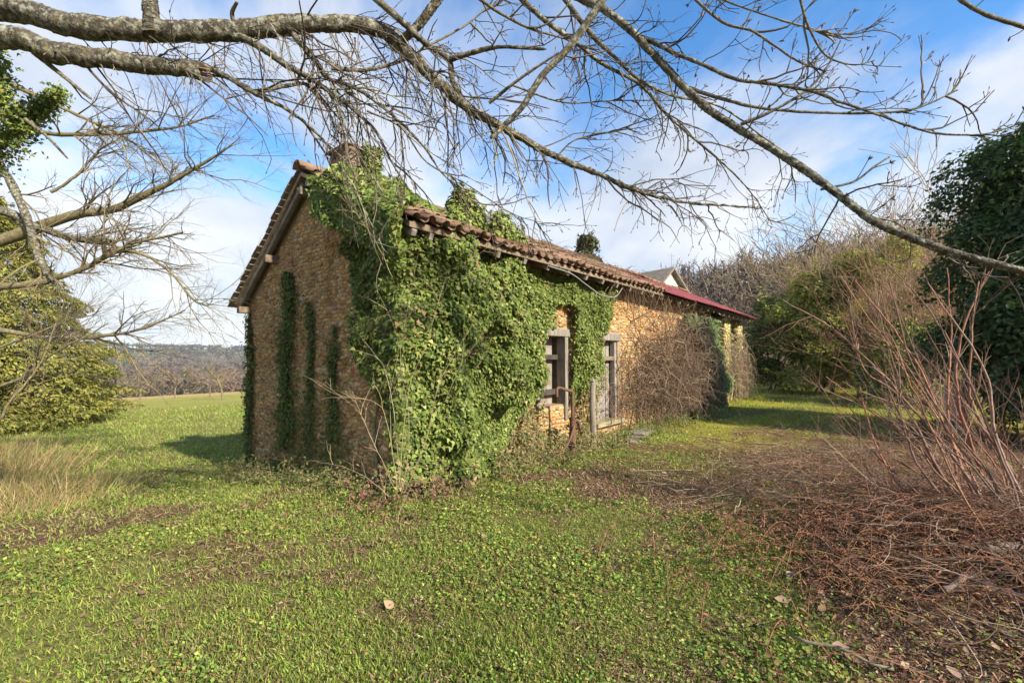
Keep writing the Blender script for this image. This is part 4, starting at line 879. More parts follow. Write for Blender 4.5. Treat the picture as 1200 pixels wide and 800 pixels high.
    for k, (tr, r0, r1, den, droop) in T.items():
        P = spline(tw(tr), (26 if r0 > .03 else 12)*len(tr)); n = len(P); rr = np.interp(np.linspace(0, 1, n), [0, .35, 1], [r0, r0*.72+r1*.28, r1]) if k == 'A' else np.linspace(r0, r1, n)
        P = P+np.cumsum(rng.normal(size=P.shape)*r0*.03, 0)*np.linspace(0, 1, n)[:, None]*.3
        rr = rr*(1+.2*(vnoise(np.arange(n)*.13, np.full(n, r0*991), 77, 3)-.5)); big = r0 > .03
        if k in ('B', 'C', 'D3', 'S', 'S2', 'P', 'P2', 'E', 'D'): rr[-1] *= .04; rr[-2] *= .8
        V, F = tubes([(P-O, rr)], 18 if big else 9)
        if big: V = V+rng.normal(size=V.shape)*.0022+((vnoise(V[:, 0]*9+V[:, 1]*7, V[:, 2]*9-V[:, 1]*5, 78, 3)-.5)*r0*.42)[:, None]*np.array([.2, -.5, .6])
        else: V = V+((vnoise(V[:, 0]*40+V[:, 1]*30, V[:, 2]*40-V[:, 1]*20, 78, 2)-.5)*r0*.5)[:, None]*np.array([.2, -.5, .6])
        nm = 'bough' if r0 > .03 else 'branch'
        b = obj(nm, fast_mesh(nm, V, F, None, True), M_bark if r0 > .018 else M_barkthin, root)
        seg = np.linalg.norm(np.diff(P, axis=0), axis=1).cumsum(); L = seg[-1]
        for c in range(int(L*den*11)):
            t = rng.uniform(.06, 1); i = min(n-2, int(t*(n-1)))
            if k in 'AB' and P[i][0] < -3.2: continue
            d = unit(P[i+1]-P[i]); u = unit(np.cross(d, rng.normal(size=3))); a = rng.uniform(.4, 1.1)
            dd = d*math.cos(a)*(-1 if k in ('C', 'D2', 'S') and rng.random() < .6 else 1)+u*math.sin(a)+np.array([.12, .1, -.25*droop])
            ln = rng.uniform(.12, .68)*(1.25 if droop > .4 else .8); twig(P[i], dd, ln, rng.uniform(.0032, .0085)*(1 if ln < .4 else 1.3), 0 if rng.random() < .75 else 1, droop)
        if droop < -.2:
            for c in range(int(L*5)):
                i = int(rng.integers(3, n-1)); d = unit(P[i+1]-P[i]); u = unit(np.cross(d, rng.normal(size=3))+np.array([0, 0, .6])); ln = rng.uniform(.03, .14)
                q = np.array([P[i], P[i]+(d*.5+u)*ln*.5, P[i]+(d*.5+u*1.2)*ln]); tw_.append((q, np.array([.004, .0032, .003])))
                for g in range(3):
                    e = unit(d*.6+u+rng.normal(size=3)*.5); buds.append((np.array([q[-1], q[-1]+e*.014, q[-1]+e*.03]), np.array([.003, .0062, .001])))
    tube_obj('twigs', [(p-O, r) for p, r in tw_], M_twig, root, 3, [(.085, .068, .048), (.125, .10, .07), (.06, .048, .036), (.22, .2, .14)])['kind'] = 'stuff'
    tube_obj('buds', [(p-O, r) for p, r in buds], M_twig, root, 4, [(.13, .08, .06), (.17, .1, .07)])['kind'] = 'stuff'
    # hanging sprays of fine twigs below the boughs
    hg = []
    for c in range(50):
        px = rng.uniform(150, 560); p = at(px, rng.uniform(20, 60)+max(0, px-440)*.5, rng.uniform(3.1, 4.4)); d = np.array([rng.normal()*.25+.3, rng.normal()*.3, -.8]); L = rng.uniform(.35, 1.0); pts = [p]
        for q in range(8):
            d = unit(d+rng.normal(size=3)*.12+np.array([.02, 0, -.05])); pts.append(pts[-1]+d*L/8)
        hg.append((np.array(pts), np.linspace(rng.uniform(.004, .0085), .0018, 9)))
        for g in range(7):
            i = int(rng.integers(1, 9)); e = unit(d+rng.normal(size=3)*.55); l2 = rng.uniform(.05, .28); hg.append((np.array([pts[i], pts[i]+e*l2*.5, pts[i]+e*l2+np.array([0, 0, -.02])]), np.array([.0024, .0018, .0012])))
    tube_obj('hanging_twigs', [(p-O, r) for p, r in hg], M_twig, root, 3, [(.10, .08, .06), (.14, .115, .08), (.19, .165, .115)])['kind'] = 'stuff'
    # trunk, out of sight on the left
    e1 = at(-330, 150, 3.5)-O; e2 = at(-330, 190, 3.4)-O
    tube_obj('trunk', [(spline([(0, 0, -.2), (.1, 0, 1.2), (.15, .02, 2.6), (.1, 0, 4.2), (-.1, 0, 6)], 18), np.linspace(.36, .17, 18))], M_bark, root, 14)
    tube_obj('bough', [(spline([(.12, 0, 2.1), (e1+np.array([.12, 0, 2.1]))/2+np.array([0, 0, .1]), e1], 10), np.linspace(.16, .1, 10)), (spline([(.12, 0, 1.9), (e2+np.array([.12, 0, 1.9]))/2+np.array([0, 0, .1]), e2], 10), np.linspace(.13, .085, 10))], M_bark, root, 12)
    # torn end of the lower bough
    q = at(236, 84, 3.1)-O; mb = MB()
    for g in range(9): e = rng.normal(size=3)*.018; mb.beam(q+e-np.array([.03, 0, 0]), q+e*1.2+np.array([rng.uniform(.02, .075), .01, -.02]), .014, .009, jit=.003)
    mb.build('torn_wood', M_torn, root)
    # ivy on the bough at the frame's left
    n = 6500; t = rng.random(n); A = np.array([at(-60, 215, 3.6), at(10, 160, 3.6), at(72, 108, 3.6)]); ii = rng.random(n) < .62
    P = np.where(ii[:, None], A[0]+(A[2]-A[0])*t[:, None], at(-25, 40, 3.3)+(at(2, 130, 3.4)-at(-25, 40, 3.3))*t[:, None])+rng.normal(size=(n, 3))*np.where(ii, .10*(1.1-t*.8), .06)[:, None]
    V, F, C = scatter(P-O, rng.normal(size=(n, 3))+np.array([.4, -.6, .4]), rng.uniform(.018, .036, n), IVY_V, IVY_F, pick_cols(n, IVY_LIT+IVY_DARK[1:2], .3)); obj('ivy_foliage', fast_mesh('ivy_foliage', V, F, C), M_leaf, root)['kind'] = 'stuff'
    tube_obj('branch', [(spline([at(-150, 260, 3.7)-O, A[0]-O, A[1]-O, A[2]-O], 16), np.linspace(.06, .012, 16))], M_bark, root, 8)
M_torn = mat_mix('torn_heartwood', [(.26, .15, .085), (.17, .095, .055), (.36, .24, .14)], 20, bump=.7)
overhanging_tree()
def golden_tree():
    bx, by = -13.5, 8.6; root = empty('golden_twig_tree', (bx, by, gz(bx, by)), 0, 'bare tree with olive golden twigs in front of the cypress', 'tree'); O = np.array(root.location)
    T = [([(-260, 330, 8.6), (-60, 300, 8.6), (55, 262, 8.6), (96, 251, 8.6), (137, 246, 8.5), (176, 229, 8.4), (220, 207, 8.3), (262, 183, 8.2), (285, 165, 8.1)], .13, .006, 15),
         ([(-200, 280, 8.6), (-20, 245, 8.5), (50, 265, 8.5), (85, 276, 8.5), (135, 284, 8.4)], .10, .05, 7),
         ([(-40, 120, 8.6), (0, 195, 8.5), (28, 250, 8.4), (48, 305, 8.4), (62, 330, 8.3)], .08, .05, 5),
         ([(-120, 340, 8.4), (20, 335, 8.3), (70, 325, 8.3), (110, 311, 8.3), (145, 292, 8.2), (178, 282, 8.2), (215, 275, 8.1)], .07, .015, 13),
         ([(145, 292, 8.2), (180, 303, 8.2), (205, 322, 8.1), (232, 352, 8.1), (250, 358, 8.0)], .03, .012, 8),
         ([(-100, 370, 8.3), (60, 395, 8.2), (120, 393, 8.1), (165, 384, 8.0), (215, 362, 8.0)], .05, .012, 9),
         ([(-60, 100, 8.8), (40, 150, 8.8), (120, 155, 8.8), (200, 150, 8.8), (250, 135, 8.8)], .06, .012, 13),
         ([(-60, 60, 8.8), (60, 120, 8.8), (140, 155, 8.9), (200, 200, 9)], .05, .012, 11),
         ([(60, 225, 8.6), (90, 205, 8.6), (110, 180, 8.7), (135, 165, 8.7)], .03, .012, 8),
         ([(-60, 470, 7.6), (20, 445, 7.6), (70, 410, 7.6), (130, 380, 7.6)], .03, .008, 7),
         ([(-80, 430, 7.8), (10, 405, 7.8), (60, 385, 7.8), (110, 370, 7.8)], .03, .008, 7),
         ([(-40, 560, 7.2), (5, 480, 7.2), (40, 430, 7.3), (70, 350, 7.4)], .025, .006, 7)]
    tws = {}
    for k, (tr, r0, r1, ch) in enumerate(T):
        P = spline(tw(tr), 24)-O; P = P+np.cumsum(rng.normal(size=P.shape)*.008, 0); rr = np.linspace(r0, r1, 24)*(1+.1*rng.normal(size=24))
        tube_obj('limb', [(P, rr)], M_bark if k in (1, 2) else (M_torn if k == 12 else M_barkmoss), root, 9)
        for c in range(ch*2):
            i = int(rng.integers(8, 24)); d = unit(P[i]-P[max(i-1, 0)]); u = unit(np.cross(d, rng.normal(size=3))); a = rng.uniform(.3, .95)
            grow(P[i], d*math.cos(a)+u*math.sin(a), rng.uniform(.5, 1.6)*(.55 if i > 20 else 1), min(rr[i]*.5, .022), 2, 4, tws, .17, .0, (6, 6, 5, 5), .75, .5, .35)
    tube_obj('twigs', [q for l in tws for q in tws[l]], M_twig, root, 3, [(.22, .175, .085), (.17, .13, .07), (.27, .22, .12), (.14, .11, .075)])['kind'] = 'stuff'
    tube_obj('trunk', [(spline([(0, 0, -.3), (.1, 0, 2), (-.1, 0, 4), (0, 0, 6.5), (.3, 0, 9)], 18), np.linspace(.34, .1, 18))], M_bark, root, 12)
golden_tree()
# ------------------------------------------------------------------ stems and brushwood on the right
STEM = [(.26, .125, .075), (.31, .175, .11), (.21, .11, .07), (.34, .235, .165), (.19, .115, .08)]
def red_stem_shrub():
    x, y = 4.6, 4.3; root = empty('red_stem_shrub', (x, y, gz(x, y)), 0, 'fan of long bare reddish shoots rising from the brushwood', 'shrub'); O = np.array(root.location)
    T = [[(1205, 640, 3.6), (1180, 560, 3.8), (1142, 476, 4.0), (1105, 394, 4.2), (1075, 349, 4.3), (1034, 306, 4.4)], [(1165, 640, 3.9), (1130, 545, 4.1), (1090, 457, 4.3), (1049, 394, 4.4), (1000, 334, 4.5)],
         [(1180, 640, 3.8), (1100, 520, 4.1), (1037, 450, 4.3), (974, 390, 4.5), (914, 349, 4.6)], [(1150, 630, 4.0), (1095, 540, 4.2), (1055, 470, 4.4), (1010, 430, 4.5), (996, 360, 4.6)],
         [(1130, 600, 4.4), (1080, 530, 4.5), (1015, 480, 4.7), (960, 440, 4.9)], [(1190, 650, 3.6), (1160, 560, 3.9), (1110, 500, 4.1), (1060, 430, 4.2), (1030, 330, 4.3)],
         [(1120, 560, 4.6), (1106, 480, 4.7), (1112, 400, 4.8), (1108, 310, 4.8)], [(1150, 560, 4.6), (1120, 470, 4.6), (1125, 390, 4.7), (1155, 320, 4.7)], [(1190, 560, 4.4), (1140, 480, 4.5), (1135, 420, 4.5), (1150, 330, 4.6)],
         [(1205, 590, 3.9), (1170, 520, 4.0), (1150, 430, 4.1), (1080, 330, 4.2)], [(1200, 690, 3.3), (1120, 560, 3.6), (1080, 470, 3.8), (1040, 385, 4.0)], [(1150, 650, 3.9), (1060, 560, 4.2), (1000, 500, 4.4), (950, 425, 4.6)],
         [(1160, 640, 3.9), (1085, 560, 4.1), (1062, 500, 4.2), (1055, 410, 4.3)], [(1140, 600, 4.2), (1090, 500, 4.4), (1050, 440, 4.5), (1020, 350, 4.6)], [(1205, 620, 3.7), (1130, 540, 3.9), (1070, 510, 4.1), (990, 470, 4.4)],
         [(1120, 640, 4.0), (1060, 600, 4.2), (1010, 555, 4.4), (985, 520, 4.5)], [(1140, 640, 3.9), (1090, 600, 4.1), (1050, 560, 4.2), (1020, 500, 4.4)]]
    for k in range(12):
        e = (rng.uniform(950, 1170), rng.uniform(310, 480)); b0 = (e[0]+(1290-e[0])*rng.uniform(.3, .75), rng.uniform(540, 640)); d0 = rng.uniform(3.8, 4.6)
        T.append([(*b0, d0), ((b0[0]*.55+e[0]*.45)+rng.normal()*12, (b0[1]*.6+e[1]*.4), d0+.15), (*e, d0+.4)])
    tws = {}
    for k, tr in enumerate(T):
        P = spline(tw(tr), 22)-O; P = P+np.cumsum(rng.normal(size=P.shape)*.006, 0); r0 = random.uniform(.012, .019) if k < 10 else random.uniform(.007, .012); rr = np.linspace(r0, r0*.35, 22)
        tube_obj('shoot', [(P, rr)], M_twig, root, 6, STEM)
        for c in range(5):
            i = int(rng.integers(6, 21)); d = unit(P[i]-P[i-1]); u = unit(np.cross(d, rng.normal(size=3))); a = rng.uniform(.3, .8)
            grow(P[i], d*math.cos(a)+u*math.sin(a), rng.uniform(.2, .7), rr[i]*.6, 3, 4, tws, .12, .03, (4, 3, 3, 3), .7, .45, .4)
    for k in range(70):
        p = np.array([rng.normal()*.7+.3, rng.normal()*.6+.3, 0]); p[2] = gz(x+p[0], y+p[1])-O[2]; d = np.array([rng.uniform(-1.1, .3), rng.uniform(-.2, .5), rng.uniform(.4, 1.2)])
        grow(p, d, rng.uniform(.5, 1.5), rng.uniform(.003, .007), 3, 4, tws, .1, -.02, (4, 3, 3, 4), .6, .4, .35)
    tube_obj('twigs', [q for l in tws for q in tws[l]], M_twig, root, 4, STEM)['kind'] = 'stuff'
red_stem_shrub()
def brush_heap():
    x, y = 3.9, 3.6; root = empty('brush_heap', (x, y, gz(x, y)), 0, 'spread heap of cut sticks and dead brushwood on the right of the lawn', 'brushwood'); O = np.array(root.location)
    pal = [(.23, .14, .09), (.28, .19, .13), (.18, .105, .07), (.33, .25, .18), (.27, .135, .07), (.22, .10, .055), (.14, .085, .06)]
    def stick(px, py, L, r, lay):
        th = rng.normal()*.75+math.pi*.84+(0 if rng.random() < .6 else rng.normal()*1.4); d = np.array([math.cos(th), math.sin(th)]); n = 7; pts = []; off = rng.normal()*.10; ph = rng.uniform(-.12, .25)
        for q in range(n):
            t = q/(n-1)-.5; p2 = np.array([px, py])+d*L*t+np.array([-d[1], d[0]])*off*math.sin(t*3+off*9)
            pts.append((p2[0], p2[1], gz(*p2)+lay+ph*(t+.5)*.6+.02*rng.normal()*min(1, L)))
        P = np.array(pts)-O; return (spline(P, 11), np.linspace(r, r*.45, 11))
    def spot():
        while True:
            px, py = rng.uniform(1.6, 7.2), rng.uniform(2.3, 8.2)
            l = float(litter(np.array([px-.35]), np.array([py]))[0]); dens = .15+.85*math.exp(-(((px-4.6)/1.9)**2+((py-4.2)/1.7)**2))
            if rng.random() < l*dens: return px, py
    for k in range(150):
        px, py = spot(); s = stick(px, py, rng.uniform(.5, 1.5), rng.uniform(.004, .010), rng.uniform(.02, .22)); tube_obj('stick', [s], M_twig, root, 6, pal)
    st = []
    for k in range(1700):
        px, py = spot(); st.append(stick(px, py, rng.uniform(.2, 1.1), rng.uniform(.0018, .0048), rng.uniform(.005, .22)))
    fk = {}
    for k in range(150):
        px, py = spot(); th = rng.normal()*.9+math.pi*.8; grow(np.array([px, py, gz(px, py)+rng.uniform(.02, .2)])-O, (math.cos(th), math.sin(th), rng.uniform(-.05, .3)), rng.uniform(.4, 1.0), rng.uniform(.003, .007), 2, 4, fk, .13, -.03, (4, 4, 5, 4), .7, .5, .4)
    for l in fk:
        for q in fk[l]:
            zt = terrain(q[0][:, 0]+O[0], q[0][:, 1]+O[1])-O[2]+.01; q[0][:, 2] = np.maximum(q[0][:, 2], zt); st.append(q)
    tube_obj('brushwood', st, M_twig, root, 3, pal)['kind'] = 'stuff'
    # broken log and offcuts
    for (px, py, L, r, th) in [(3.55, 3.25, .5, .035, .1), (1.75, 2.5, .45, .009, 2.5), (2.9, 3.0, .45, .022, .5), (4.3, 2.9, .7, .03, -.2)]:
        z = gz(px, py)+.06+r; c = np.array([math.cos(th), math.sin(th), .02]); P = np.array([np.array([px, py, z])+c*L*(t-.5) for t in np.linspace(0, 1, 7)])-O; P += rng.normal(size=P.shape)*.006
        P = np.vstack([P[:1]-(P[1]-P[0])*.02, P, P[-1:]+(P[-1]-P[-2])*.02]); tube_obj('log', [(P, np.r_[.001, np.full(7, r)*(1+.1*rng.normal(size=7)), .001])], M_twig, root, 9, [(.2, .145, .10)])
brush_heap()
def bracken():
    root = empty('dead_bracken', (2.9, 3.7, gz(2.9, 3.7)), 0, 'collapsed patch of rust red dead fern beside the brushwood', 'fern'); O = np.array(root.location); ps = []; LP, LN, LA = [], [], []
    for k in range(520):
        px, py = 3.1+rng.normal()*.8, 3.6+rng.normal()*.6; th = rng.uniform(0, 6.28); L = rng.uniform(.25, .65); d = np.array([math.cos(th), math.sin(th)]); pts = []; top = rng.uniform(.05, .24)
        for q in range(6):
            t = q/5; p2 = np.array([px, py])+d*L*t; pts.append((p2[0], p2[1], gz(*p2)+.02+top*math.sin(t*2.4)))
        P = spline(pts, 12); ps.append((P-O, np.linspace(.003, .001, 12)))
        for i in range(2, 12):
            for s in (-1, 1):
                LP.append(P[i]); LA.append(np.array([-d[1]*s+d[0]*.5, d[0]*s+d[1]*.5, rng.normal()*.5])); LN.append(np.array([rng.normal()*.5, rng.normal()*.5, 1]))
    V, F, C = scatter(np.array(LP)-O, np.array(LN), rng.uniform(.016, .05, len(LP)), [(v[0]*.4, v[1], v[2]) for v in DIA_V], DIA_F, pick_cols(len(LP), [(.2, .085, .045), (.16, .07, .04), (.25, .12, .06), (.13, .07, .045)], .3), np.array(LA))
    obj('fronds', fast_mesh('fronds', V, F, C), M_dry, root)['kind'] = 'stuff'
    tube_obj('stalks', ps, M_twig, root, 4, [(.25, .12, .06)])['kind'] = 'stuff'
bracken()
# ------------------------------------------------------------------ stems and weeds at the gable corner
def corner_stems():
    q = H2W(np.array([-.55, .1, 0.])); root = empty('elder_shoots', (q[0], q[1], gz(*q[:2])), 0, 'thin yellowish shoots springing up before the ivy at the corner', 'shoots'); O = np.array(root.location)
    T = [[(470, 575, 5.0), (462, 520, 5.05), (460, 460, 5.1), (468, 400, 5.1), (440, 330, 5.1)], [(472, 575, 5.0), (478, 500, 5.0), (466, 420, 5.0), (478, 350, 5.0), (486, 300, 5)], [(462, 572, 5.0), (440, 520, 5.1), (420, 480, 5.2), (380, 450, 5.3), (350, 436, 5.4)],
         [(466, 575, 5.0), (455, 500, 5.0), (438, 470, 5.1), (400, 462, 5.2), (365, 440, 5.3)], [(470, 575, 5), (455, 455, 5.05), (440, 420, 5.1), (410, 410, 5.2), (400, 408, 5.2)], [(466, 575, 5.0), (478, 460, 4.9), (500, 400, 4.9), (520, 330, 4.9)],
         [(468, 575, 5), (450, 540, 5.05), (425, 490, 5.1), (412, 462, 5.15)], [(474, 578, 4.9), (500, 520, 4.8), (520, 450, 4.8), (560, 380, 4.8)], [(455, 580, 4.9), (430, 560, 5.0), (400, 545, 5.1), (360, 538, 5.2)], [(462, 330, 5.0), (445, 295, 5.1), (430, 270, 5.1), (395, 230, 5.2)],
         [(520, 470, 4.85), (540, 420, 4.8), (548, 370, 4.8)], [(505, 330, 4.9), (560, 300, 4.9), (575, 280, 4.9)]]
    tws = {}
    for tr in T:
        P = spline(tw(tr), 18)-O; P = P+np.cumsum(rng.normal(size=P.shape)*.005, 0); rr = np.linspace(random.uniform(.003, .005), .0018, 18); tube_obj('shoot', [(P, rr)], M_twig, root, 5, [(.27, .21, .11), (.33, .26, .15)])
        for c in range(3):
            i = int(rng.integers(6, 17)); d = unit(P[i]-P[i-1]); u = unit(np.cross(d, rng.normal(size=3))); grow(P[i], d+u*.8, rng.uniform(.15, .5), .003, 3, 4, tws, .16, 0, (3, 3, 3, 3), .8, .5, .5)
    tube_obj('twigs', [q for l in tws for q in tws[l]], M_twig, root, 4, [(.36, .28, .16), (.3, .22, .13)])['kind'] = 'stuff'
corner_stems()
def weeds(name, label, n, a0, a1, b0, b1, hh, pal, twig_col, leaf=.05, stems=60):
    c = H2W(np.array([(a0+a1)/2, (b0+b1)/2, 0.])); root = empty(name, (c[0], c[1], gz(*c[:2])), 0, label, 'weeds'); O = np.array(root.location); ps = []; P, Nn = [], []
    for k in range(stems):
        q = H2W(np.array([rng.uniform(a0, a1), rng.uniform(b0, b1), 0.])); q[2] = gz(*q[:2]); d = np.array([rng.normal()*.6, rng.normal()*.6, 1]); L = hh*rng.uniform(.4, 1.2); pts = [q]
        for s in range(6):
            d = unit(d+rng.normal(size=3)*.2+np.array([0, 0, -.14])); pts.append(pts[-1]+d*L/6)
        ps.append((np.array(pts)-O, np.linspace(.0045, .0015, 7)))
        for s in range(n//stems):
            i = int(rng.integers(1, 7)); P.append(pts[i]+rng.normal(size=3)*.035); Nn.append(np.array([0, -.3, .8])+rng.normal(size=3)*.5)
    P = np.array(P); P[:, 2] = np.maximum(P[:, 2], terrain(P[:, 0], P[:, 1])+.01)
    V, F, C = scatter(P-O, np.array(Nn), rng.uniform(leaf*.6, leaf*1.3, len(P)), LEAF_V, LEAF_F, pick_cols(len(P), pal, .3)); obj('foliage', fast_mesh('foliage', V, F, C), M_leafsoft, root)['kind'] = 'stuff'
    tube_obj('stalks', ps, M_twig, root, 4, twig_col)['kind'] = 'stuff'
MIXW = [(.12, .16, .04), (.2, .19, .06), (.09, .12, .035), (.26, .2, .09)]
weeds('bramble', 'reddish bramble shoots at the foot of the ivy corner', 1700, -.7, .9, -.75, .2, .42, [(.2, .09, .08), (.26, .12, .09), (.14, .13, .05), (.18, .16, .06)], [(.3, .16, .12), (.34, .25, .16)])
weeds('nettle_bed', 'ragged weeds along the foot of the gable wall', 3200, -.55, -.05, .5, 4.9, .38, MIXW, [(.3, .23, .13)], stems=140)
weeds('nettle_bed', 'green and straw coloured weeds under the first window', 4000, 1.2, 4.6, -.85, -.1, .5, MIXW+[(.3, .2, .1)], [(.34, .25, .14)], stems=150)
weeds('nettle_bed', 'green weeds along the wall below the dead creeper', 2400, 5.0, 10.5, -1.0, -.2, .35, [(.1, .17, .04), (.14, .2, .05), (.2, .19, .06)], [(.3, .23, .13)], stems=110)
# ------------------------------------------------------------------ dry grass clumps at the left
def tussock(label, x, y, rad, h, n):
    root = empty('dry_grass_clump', (x, y, gz(x, y)), 0, label, 'grass clump'); O = np.array(root.location)
    p = rng.normal(size=(n, 2))*rad*.45; P = np.stack([p[:, 0], p[:, 1], terrain(x+p[:, 0], y+p[:, 1])-O[2]], 1); ax = np.stack([p[:, 0]*.5+rng.normal(size=n)*.35+.15, p[:, 1]*.5+rng.normal(size=n)*.35, np.ones(n)], 1)
    Nn = rng.normal(size=(n, 3)); Nn[:, 2] *= .3; L = h*rng.uniform(.4, 1.15, n); S = np.stack([rng.uniform(.005, .009, n), L, L], 1)
    tv = [(-.5, 0, 0), (.5, 0, 0), (.4, .4, .03), (-.4, .4, .03), (.25, .75, .14), (-.25, .75, .14), (0, 1, .34)]; tf = [(0, 1, 2), (0, 2, 3), (3, 2, 4), (3, 4, 5), (5, 4, 6)]
    V, F, C = scatter(P, Nn, S, tv, tf, pick_cols(n, [(.36, .27, .13), (.4, .31, .15), (.28, .2, .1), (.2, .2, .06), (.16, .18, .05), (.28, .16, .08)], .25), ax); obj('blades', fast_mesh('blades', V, F, C), M_dry, root)['kind'] = 'stuff'
tussock('tawny dry grass clump at the edge of the lawn below the golden twigs', -7.3, 7.1, 1.1, .45, 1600)
tussock('taller straw coloured clump nearest the cypress', -9.6, 8.7, 1.2, .75, 1500)
tussock('low flattened dry clump by the bare earth patch', -6.6, 6.3, .7, .22, 700)
tussock('dry clump between the cypress and the lawn, greener at its base', -13.6, 11.6, 1.2, .6, 900)
# ------------------------------------------------------------------ neighbouring houses and far farm
def neighbour():
    x, y = 12.6, 36.0; z = gz(x, y)+1.1; r = empty('neighbour_house', (x, y, z), R(38), 'cream rendered house with grey tile roof behind the farmhouse', 'house')
    hw, ez, rz_, ln = 2.0, 6.3, 7.95, 6
    MB().prism([(0, -2), (ln, -2), (ln, ez), (0, ez)], -hw, hw).build('wall', M_render, r)
    g = MB(); g.add([(-hw, 0, ez), (hw, 0, ez), (0, 0, rz_), (-hw, ln, ez), (hw, ln, ez), (0, ln, rz_)], [(0, 1, 2), (5, 4, 3), (0, 3, 4, 1), (1, 4, 5, 2), (2, 5, 3, 0)]); g.build('gable', M_render, r)
    rf = MB()
    for s in (-1, 1): rf.add([(s*(hw+.4), -.4, ez-.33), (0, -.4, rz_+.06), (0, ln+.4, rz_+.06), (s*(hw+.4), ln+.4, ez-.33), (s*(hw+.4), -.4, ez-.13), (0, -.4, rz_+.24), (0, ln+.4, rz_+.24), (s*(hw+.4), ln+.4, ez-.13)], [(0, 1, 2, 3), (7, 6, 5, 4), (0, 4, 5, 1), (1, 5, 6, 2), (2, 6, 7, 3), (3, 7, 4, 0)])
    ro = rf.build('roof', M_grayroof, r)
    MB().box(-.5, .5, -.03, .05, 4.2, 5.6).build('window', M_dark, r)
    tube_obj('antenna', [(np.array([[1.0, .5, 7.4], [1.0, .5, 9.6]]), np.array([.03, .025])), (np.array([[.5, .5, 9.4], [1.5, .5, 9.4]]), np.array([.02, .02])), (np.array([[.6, .5, 9.1], [1.4, .5, 9.1]]), np.array([.02, .02]))], M_concrete, r, 5)
    x, y = 16.2, 38.0; z = gz(x, y)-.3; r = empty('neighbour_shed', (x, y, z), R(30), 'low outbuilding with pale grey roof beyond the red roof', 'shed')
    MB().box(-2, 2, 0, 4, 0, 5.6).build('wall', M_render, r); MB().add([(-2.3, -.3, 6.3), (2.3, -.3, 5.5), (2.3, 4.3, 5.5), (-2.3, 4.3, 6.3), (-2.3, -.3, 6.45), (2.3, -.3, 5.65), (2.3, 4.3, 5.65), (-2.3, 4.3, 6.45)], [(0, 3, 2, 1), (4, 5, 6, 7), (0, 1, 5, 4), (1, 2, 6, 5), (2, 3, 7, 6), (3, 0, 4, 7)]).build('roof', M_metalroof, r)
    x, y = at(208, 455, 190)[:2]; zz = at(208, 459, 190)[2]; r = empty('far_barn', (x, y, gz(x, y)), R(20), 'long pale roofed barn far off in the valley', 'barn'); h = 2.6; r.scale = (.8, .8, .8)
    MB().box(-8, 8, 0, 8, -3, h).build('wall', M_concrete, r); MB().add([(-8.5, -.5, h), (8.5, -.5, h), (8.5, 8.5, h), (-8.5, 8.5, h), (-8.5, 4, h+2), (8.5, 4, h+2)], [(0, 1, 5, 4), (2, 3, 4, 5), (0, 4, 3), (1, 2, 5), (3, 2, 1, 0)]).build('roof', M_metalroof, r)
    for k, (px, d) in enumerate([(205, 44), (165, 47), (246, 46)]):
        q = at(px, 460, d); o = tube_obj('fence_post', [(np.array([[q[0], q[1], gz(*q[:2])-.2], [q[0], q[1], gz(*q[:2])+.6], [q[0]+.03, q[1], gz(*q[:2])+1.15]]), np.array([.07, .065, .06]))], M_woodb, None, 7)
        tag(o, 'weathered fence post standing alone at the edge of the field', 'post', 'posts along the field edge')
    x, y = 9.3, 9.5; r = empty('board_panel', (x, y, gz(x, y)), R(-20), 'grey weathered board panel half hidden under the tall evergreen', 'panel')
    MB().box(-.16, .16, -.04, .04, -.1, 1.05, .01).build('slab', M_wood, r, .01); MB().box(-.22, -.16, -.06, .06, -.1, 1.1).build('upright', M_concrete, r)
    p = at(812, 330, 34); q = at(1010, 300, 40); m = (p+q)/2-np.array([0, 0, .5]); o = tube_obj('overhead_wire', [(spline([p, m, q], 20), np.full(20, .02))], M_dark, None, 4); tag(o, 'thin overhead wire running from the cream house to the wood', 'wire')
neighbour()
